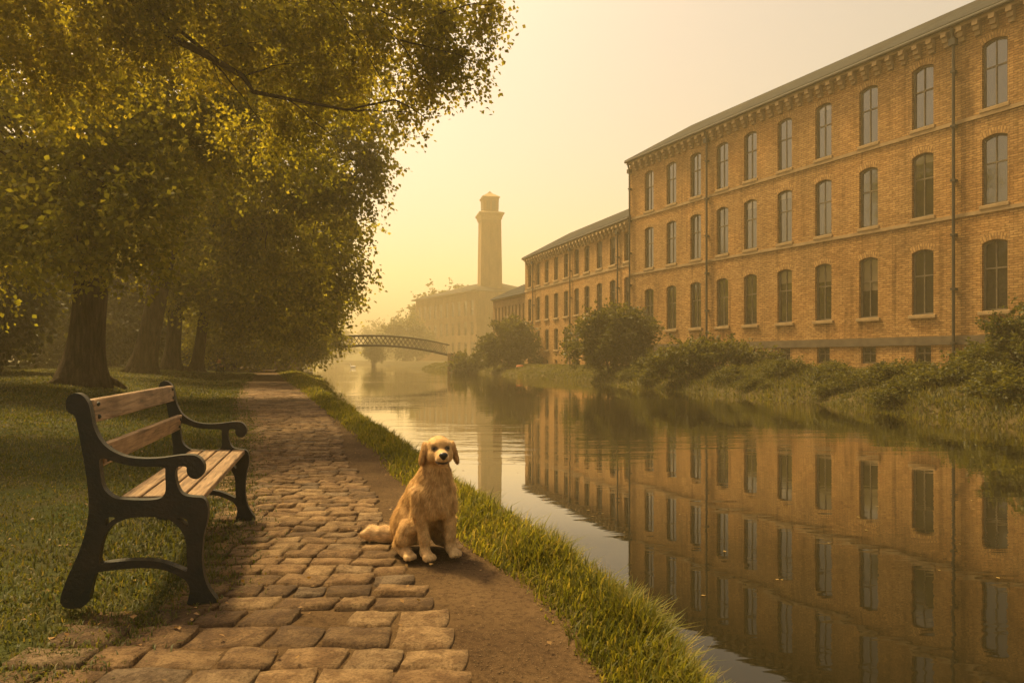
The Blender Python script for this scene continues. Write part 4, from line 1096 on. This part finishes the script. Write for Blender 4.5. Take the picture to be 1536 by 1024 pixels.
for sgn in (1, -1): blob('eye', H_(.0605, sgn*.0285, .0175), hr(.007,.0115,.005), Hm, M['eye'], dog)

# ------------------------------------------------------------------ far small things
PX, PYY = -21.4, 48.5
per = empty('person', (PX, PYY, zl(PX, PYY)), R(-35)); tag(per, 'small distant person in dark clothes sitting hunched on the grass beyond the trunks', 'person')
pb = Body(.06)
pb.chain([(-.02,0,.12),(.02,0,.34),(.10,0,.52)], [.17,.16,.15]); pb.cap((.12,0,.56), (.16,0,.66), .07, .06); pb.ell((.18,0,.73), (.105,.085,.125), None, .03)
pb.ell((.275,0,.72), (.02,.015,.02), None, .02)
for s_ in (1, -1):
    pb.chain([(0,s_*.10,.12),(.42,s_*.13,.42),(.50,s_*.12,.08)], [.10,.075,.055]); pb.chain([(.50,s_*.12,.06),(.66,s_*.13,.05)], [.055,.045])
    pb.chain([(.09,s_*.19,.50),(.20,s_*.23,.30),(.42,s_*.10,.40)], [.06,.05,.04], .03)
    for q in range(4): pb.cap((.43,s_*(.10 - .018*q),.41 - .006*q), (.49,s_*(.08 - .018*q),.40 - .006*q), .012, .010, .008)
    pb.cap((.42,s_*.08,.43), (.45,s_*.045,.45), .013, .011, .008)
v, f = surf_net(pb, (-.3,-.4,-.08), (.8,.4,.98), .02)
cl = np.repeat(np.array([[.02, .022, .018]]), len(v), 0); cl[v[:, 2] > .62] = (.50, .24, .10); cl[(v[:, 0] > .40) & (v[:, 2] > .36) & (np.abs(v[:, 1]) < .12) & (v[:, 2] < .47)] = (.42, .22, .11); cl[(v[:, 0] > .46) & (v[:, 2] < .12)] = (.02, .015, .01)
link('body', fast_mesh('body', v, [f], cl), M['cloth'], per, True)
hb = Body(.02); hb.ell((.16,0,.77), (.112,.095,.105)); hb.ell((.10,0,.70), (.07,.085,.11))
v, f = surf_net(hb, (-.02,-.16,.55), (.32,.16,.92), .02); link('hair', fast_mesh('hair', v, [f]), mk('auburn_hair', (.33,.12,.03), (.22,.08,.02), 20, .7, 0), per, True)
sw = empty('swan', (-26.5, 111, WZ), R(200)); tag(sw, 'small white swan floating on the water beyond the bridge', 'bird')
sb = Body(.05); sb.ell((0,0,.14), (.42,.20,.19)); sb.cap((-.3,0,.2), (-.52,0,.30), .12, .03); sb.chain([(.32,0,.16),(.44,0,.34),(.40,0,.52),(.42,0,.66),(.52,0,.70)], [.09,.055,.045,.045,.055])
v, f = surf_net(sb, (-.65,-.35,-.12), (.75,.35,.85), .025); link('body', fast_mesh('body', v, [f]), M['white_feather'], sw, True)
b_ = Body(.02); b_.cap((.56,0,.69), (.68,0,.65), .03, .014); v, f = surf_net(b_, (.48,-.08,.58), (.75,.08,.78), .012); link('beak', fast_mesh('beak', v, [f]), M['boat_red'], sw, True)
def boat(name, label, loc, rz, L, Wd, Ht, mat, tilt):
    o = empty(name, loc, rz); o.rotation_euler = (tilt, 0, rz); tag(o, label, 'boat')
    mb = MB(); n, m_ = 16, 9; vs = []
    for i in range(n + 1):
        t = i / n; x = (t - .5) * L; wv = Wd / 2 * (1 - abs(2*t - 1) ** 2.6) ** .6 + .01
        for k in range(m_):
            a = math.pi * k / (m_ - 1); vs.append((x, math.cos(a) * wv, math.sin(a) ** .7 * Ht * (.75 + .25 * (1 - abs(2*t - 1)**2))))
    mb.add(vs, [(i*m_+k, i*m_+k+1, (i+1)*m_+k+1, (i+1)*m_+k) for i in range(n) for k in range(m_ - 1)])
    h = mb.build('hull', mat, o, True); sl_ = h.modifiers.new('thickness', 'SOLIDIFY'); sl_.thickness = .025
    g_ = MB()
    for sgn in (1, -1): g_.tube([(vs[i*m_ + (0 if sgn == 1 else m_-1)]) for i in range(n + 1)], [.028] * (n + 1), 6)
    g_.tube([(-.46*L, 0, Ht*.55), (-.2*L, 0, Ht*.97), (.2*L, 0, Ht*.97), (.46*L, 0, Ht*.55)], [.025]*4, 6)
    g_.build('gunwale_and_keel', M['stone_trim'], o); return o
boat('upturned_boat', 'pale upturned rowing boat on the far bank left of the hazy round bush', (-3.5, 79, zf(-3.5, 79)), R(25), 2.7, 1.1, .6, M['boat_pale'], R(8))
boat('upturned_boat', 'small orange red upturned dinghy on the far bank grass below the hazy round bush', (.75, 60, zf(.75, 60) + .02), R(10), .75, .4, .17, M['boat_red'], 0)

# ------------------------------------------------------------------ haze: one box of even density round everything but the sky
hz = MB(); hz.box(-235, 235, -62, 485, -2.3, 63)
hm_ = bpy.data.materials.new('morning_haze'); hm_.use_nodes = True; t_ = hm_.node_tree
t_.nodes.remove(t_.nodes['Principled BSDF'])
pv = t_.nodes.new('ShaderNodeVolumePrincipled'); pv.inputs['Color'].default_value = (1.0, .85, .50, 1)
pv.inputs['Density'].default_value = HAZE_DENSITY; pv.inputs['Anisotropy'].default_value = .3
t_.links.new(pv.outputs[0], t_.nodes['Material Output'].inputs['Volume'])
tag(hz.build('haze', hm_), 'golden morning haze filling the valley', kind='stuff')
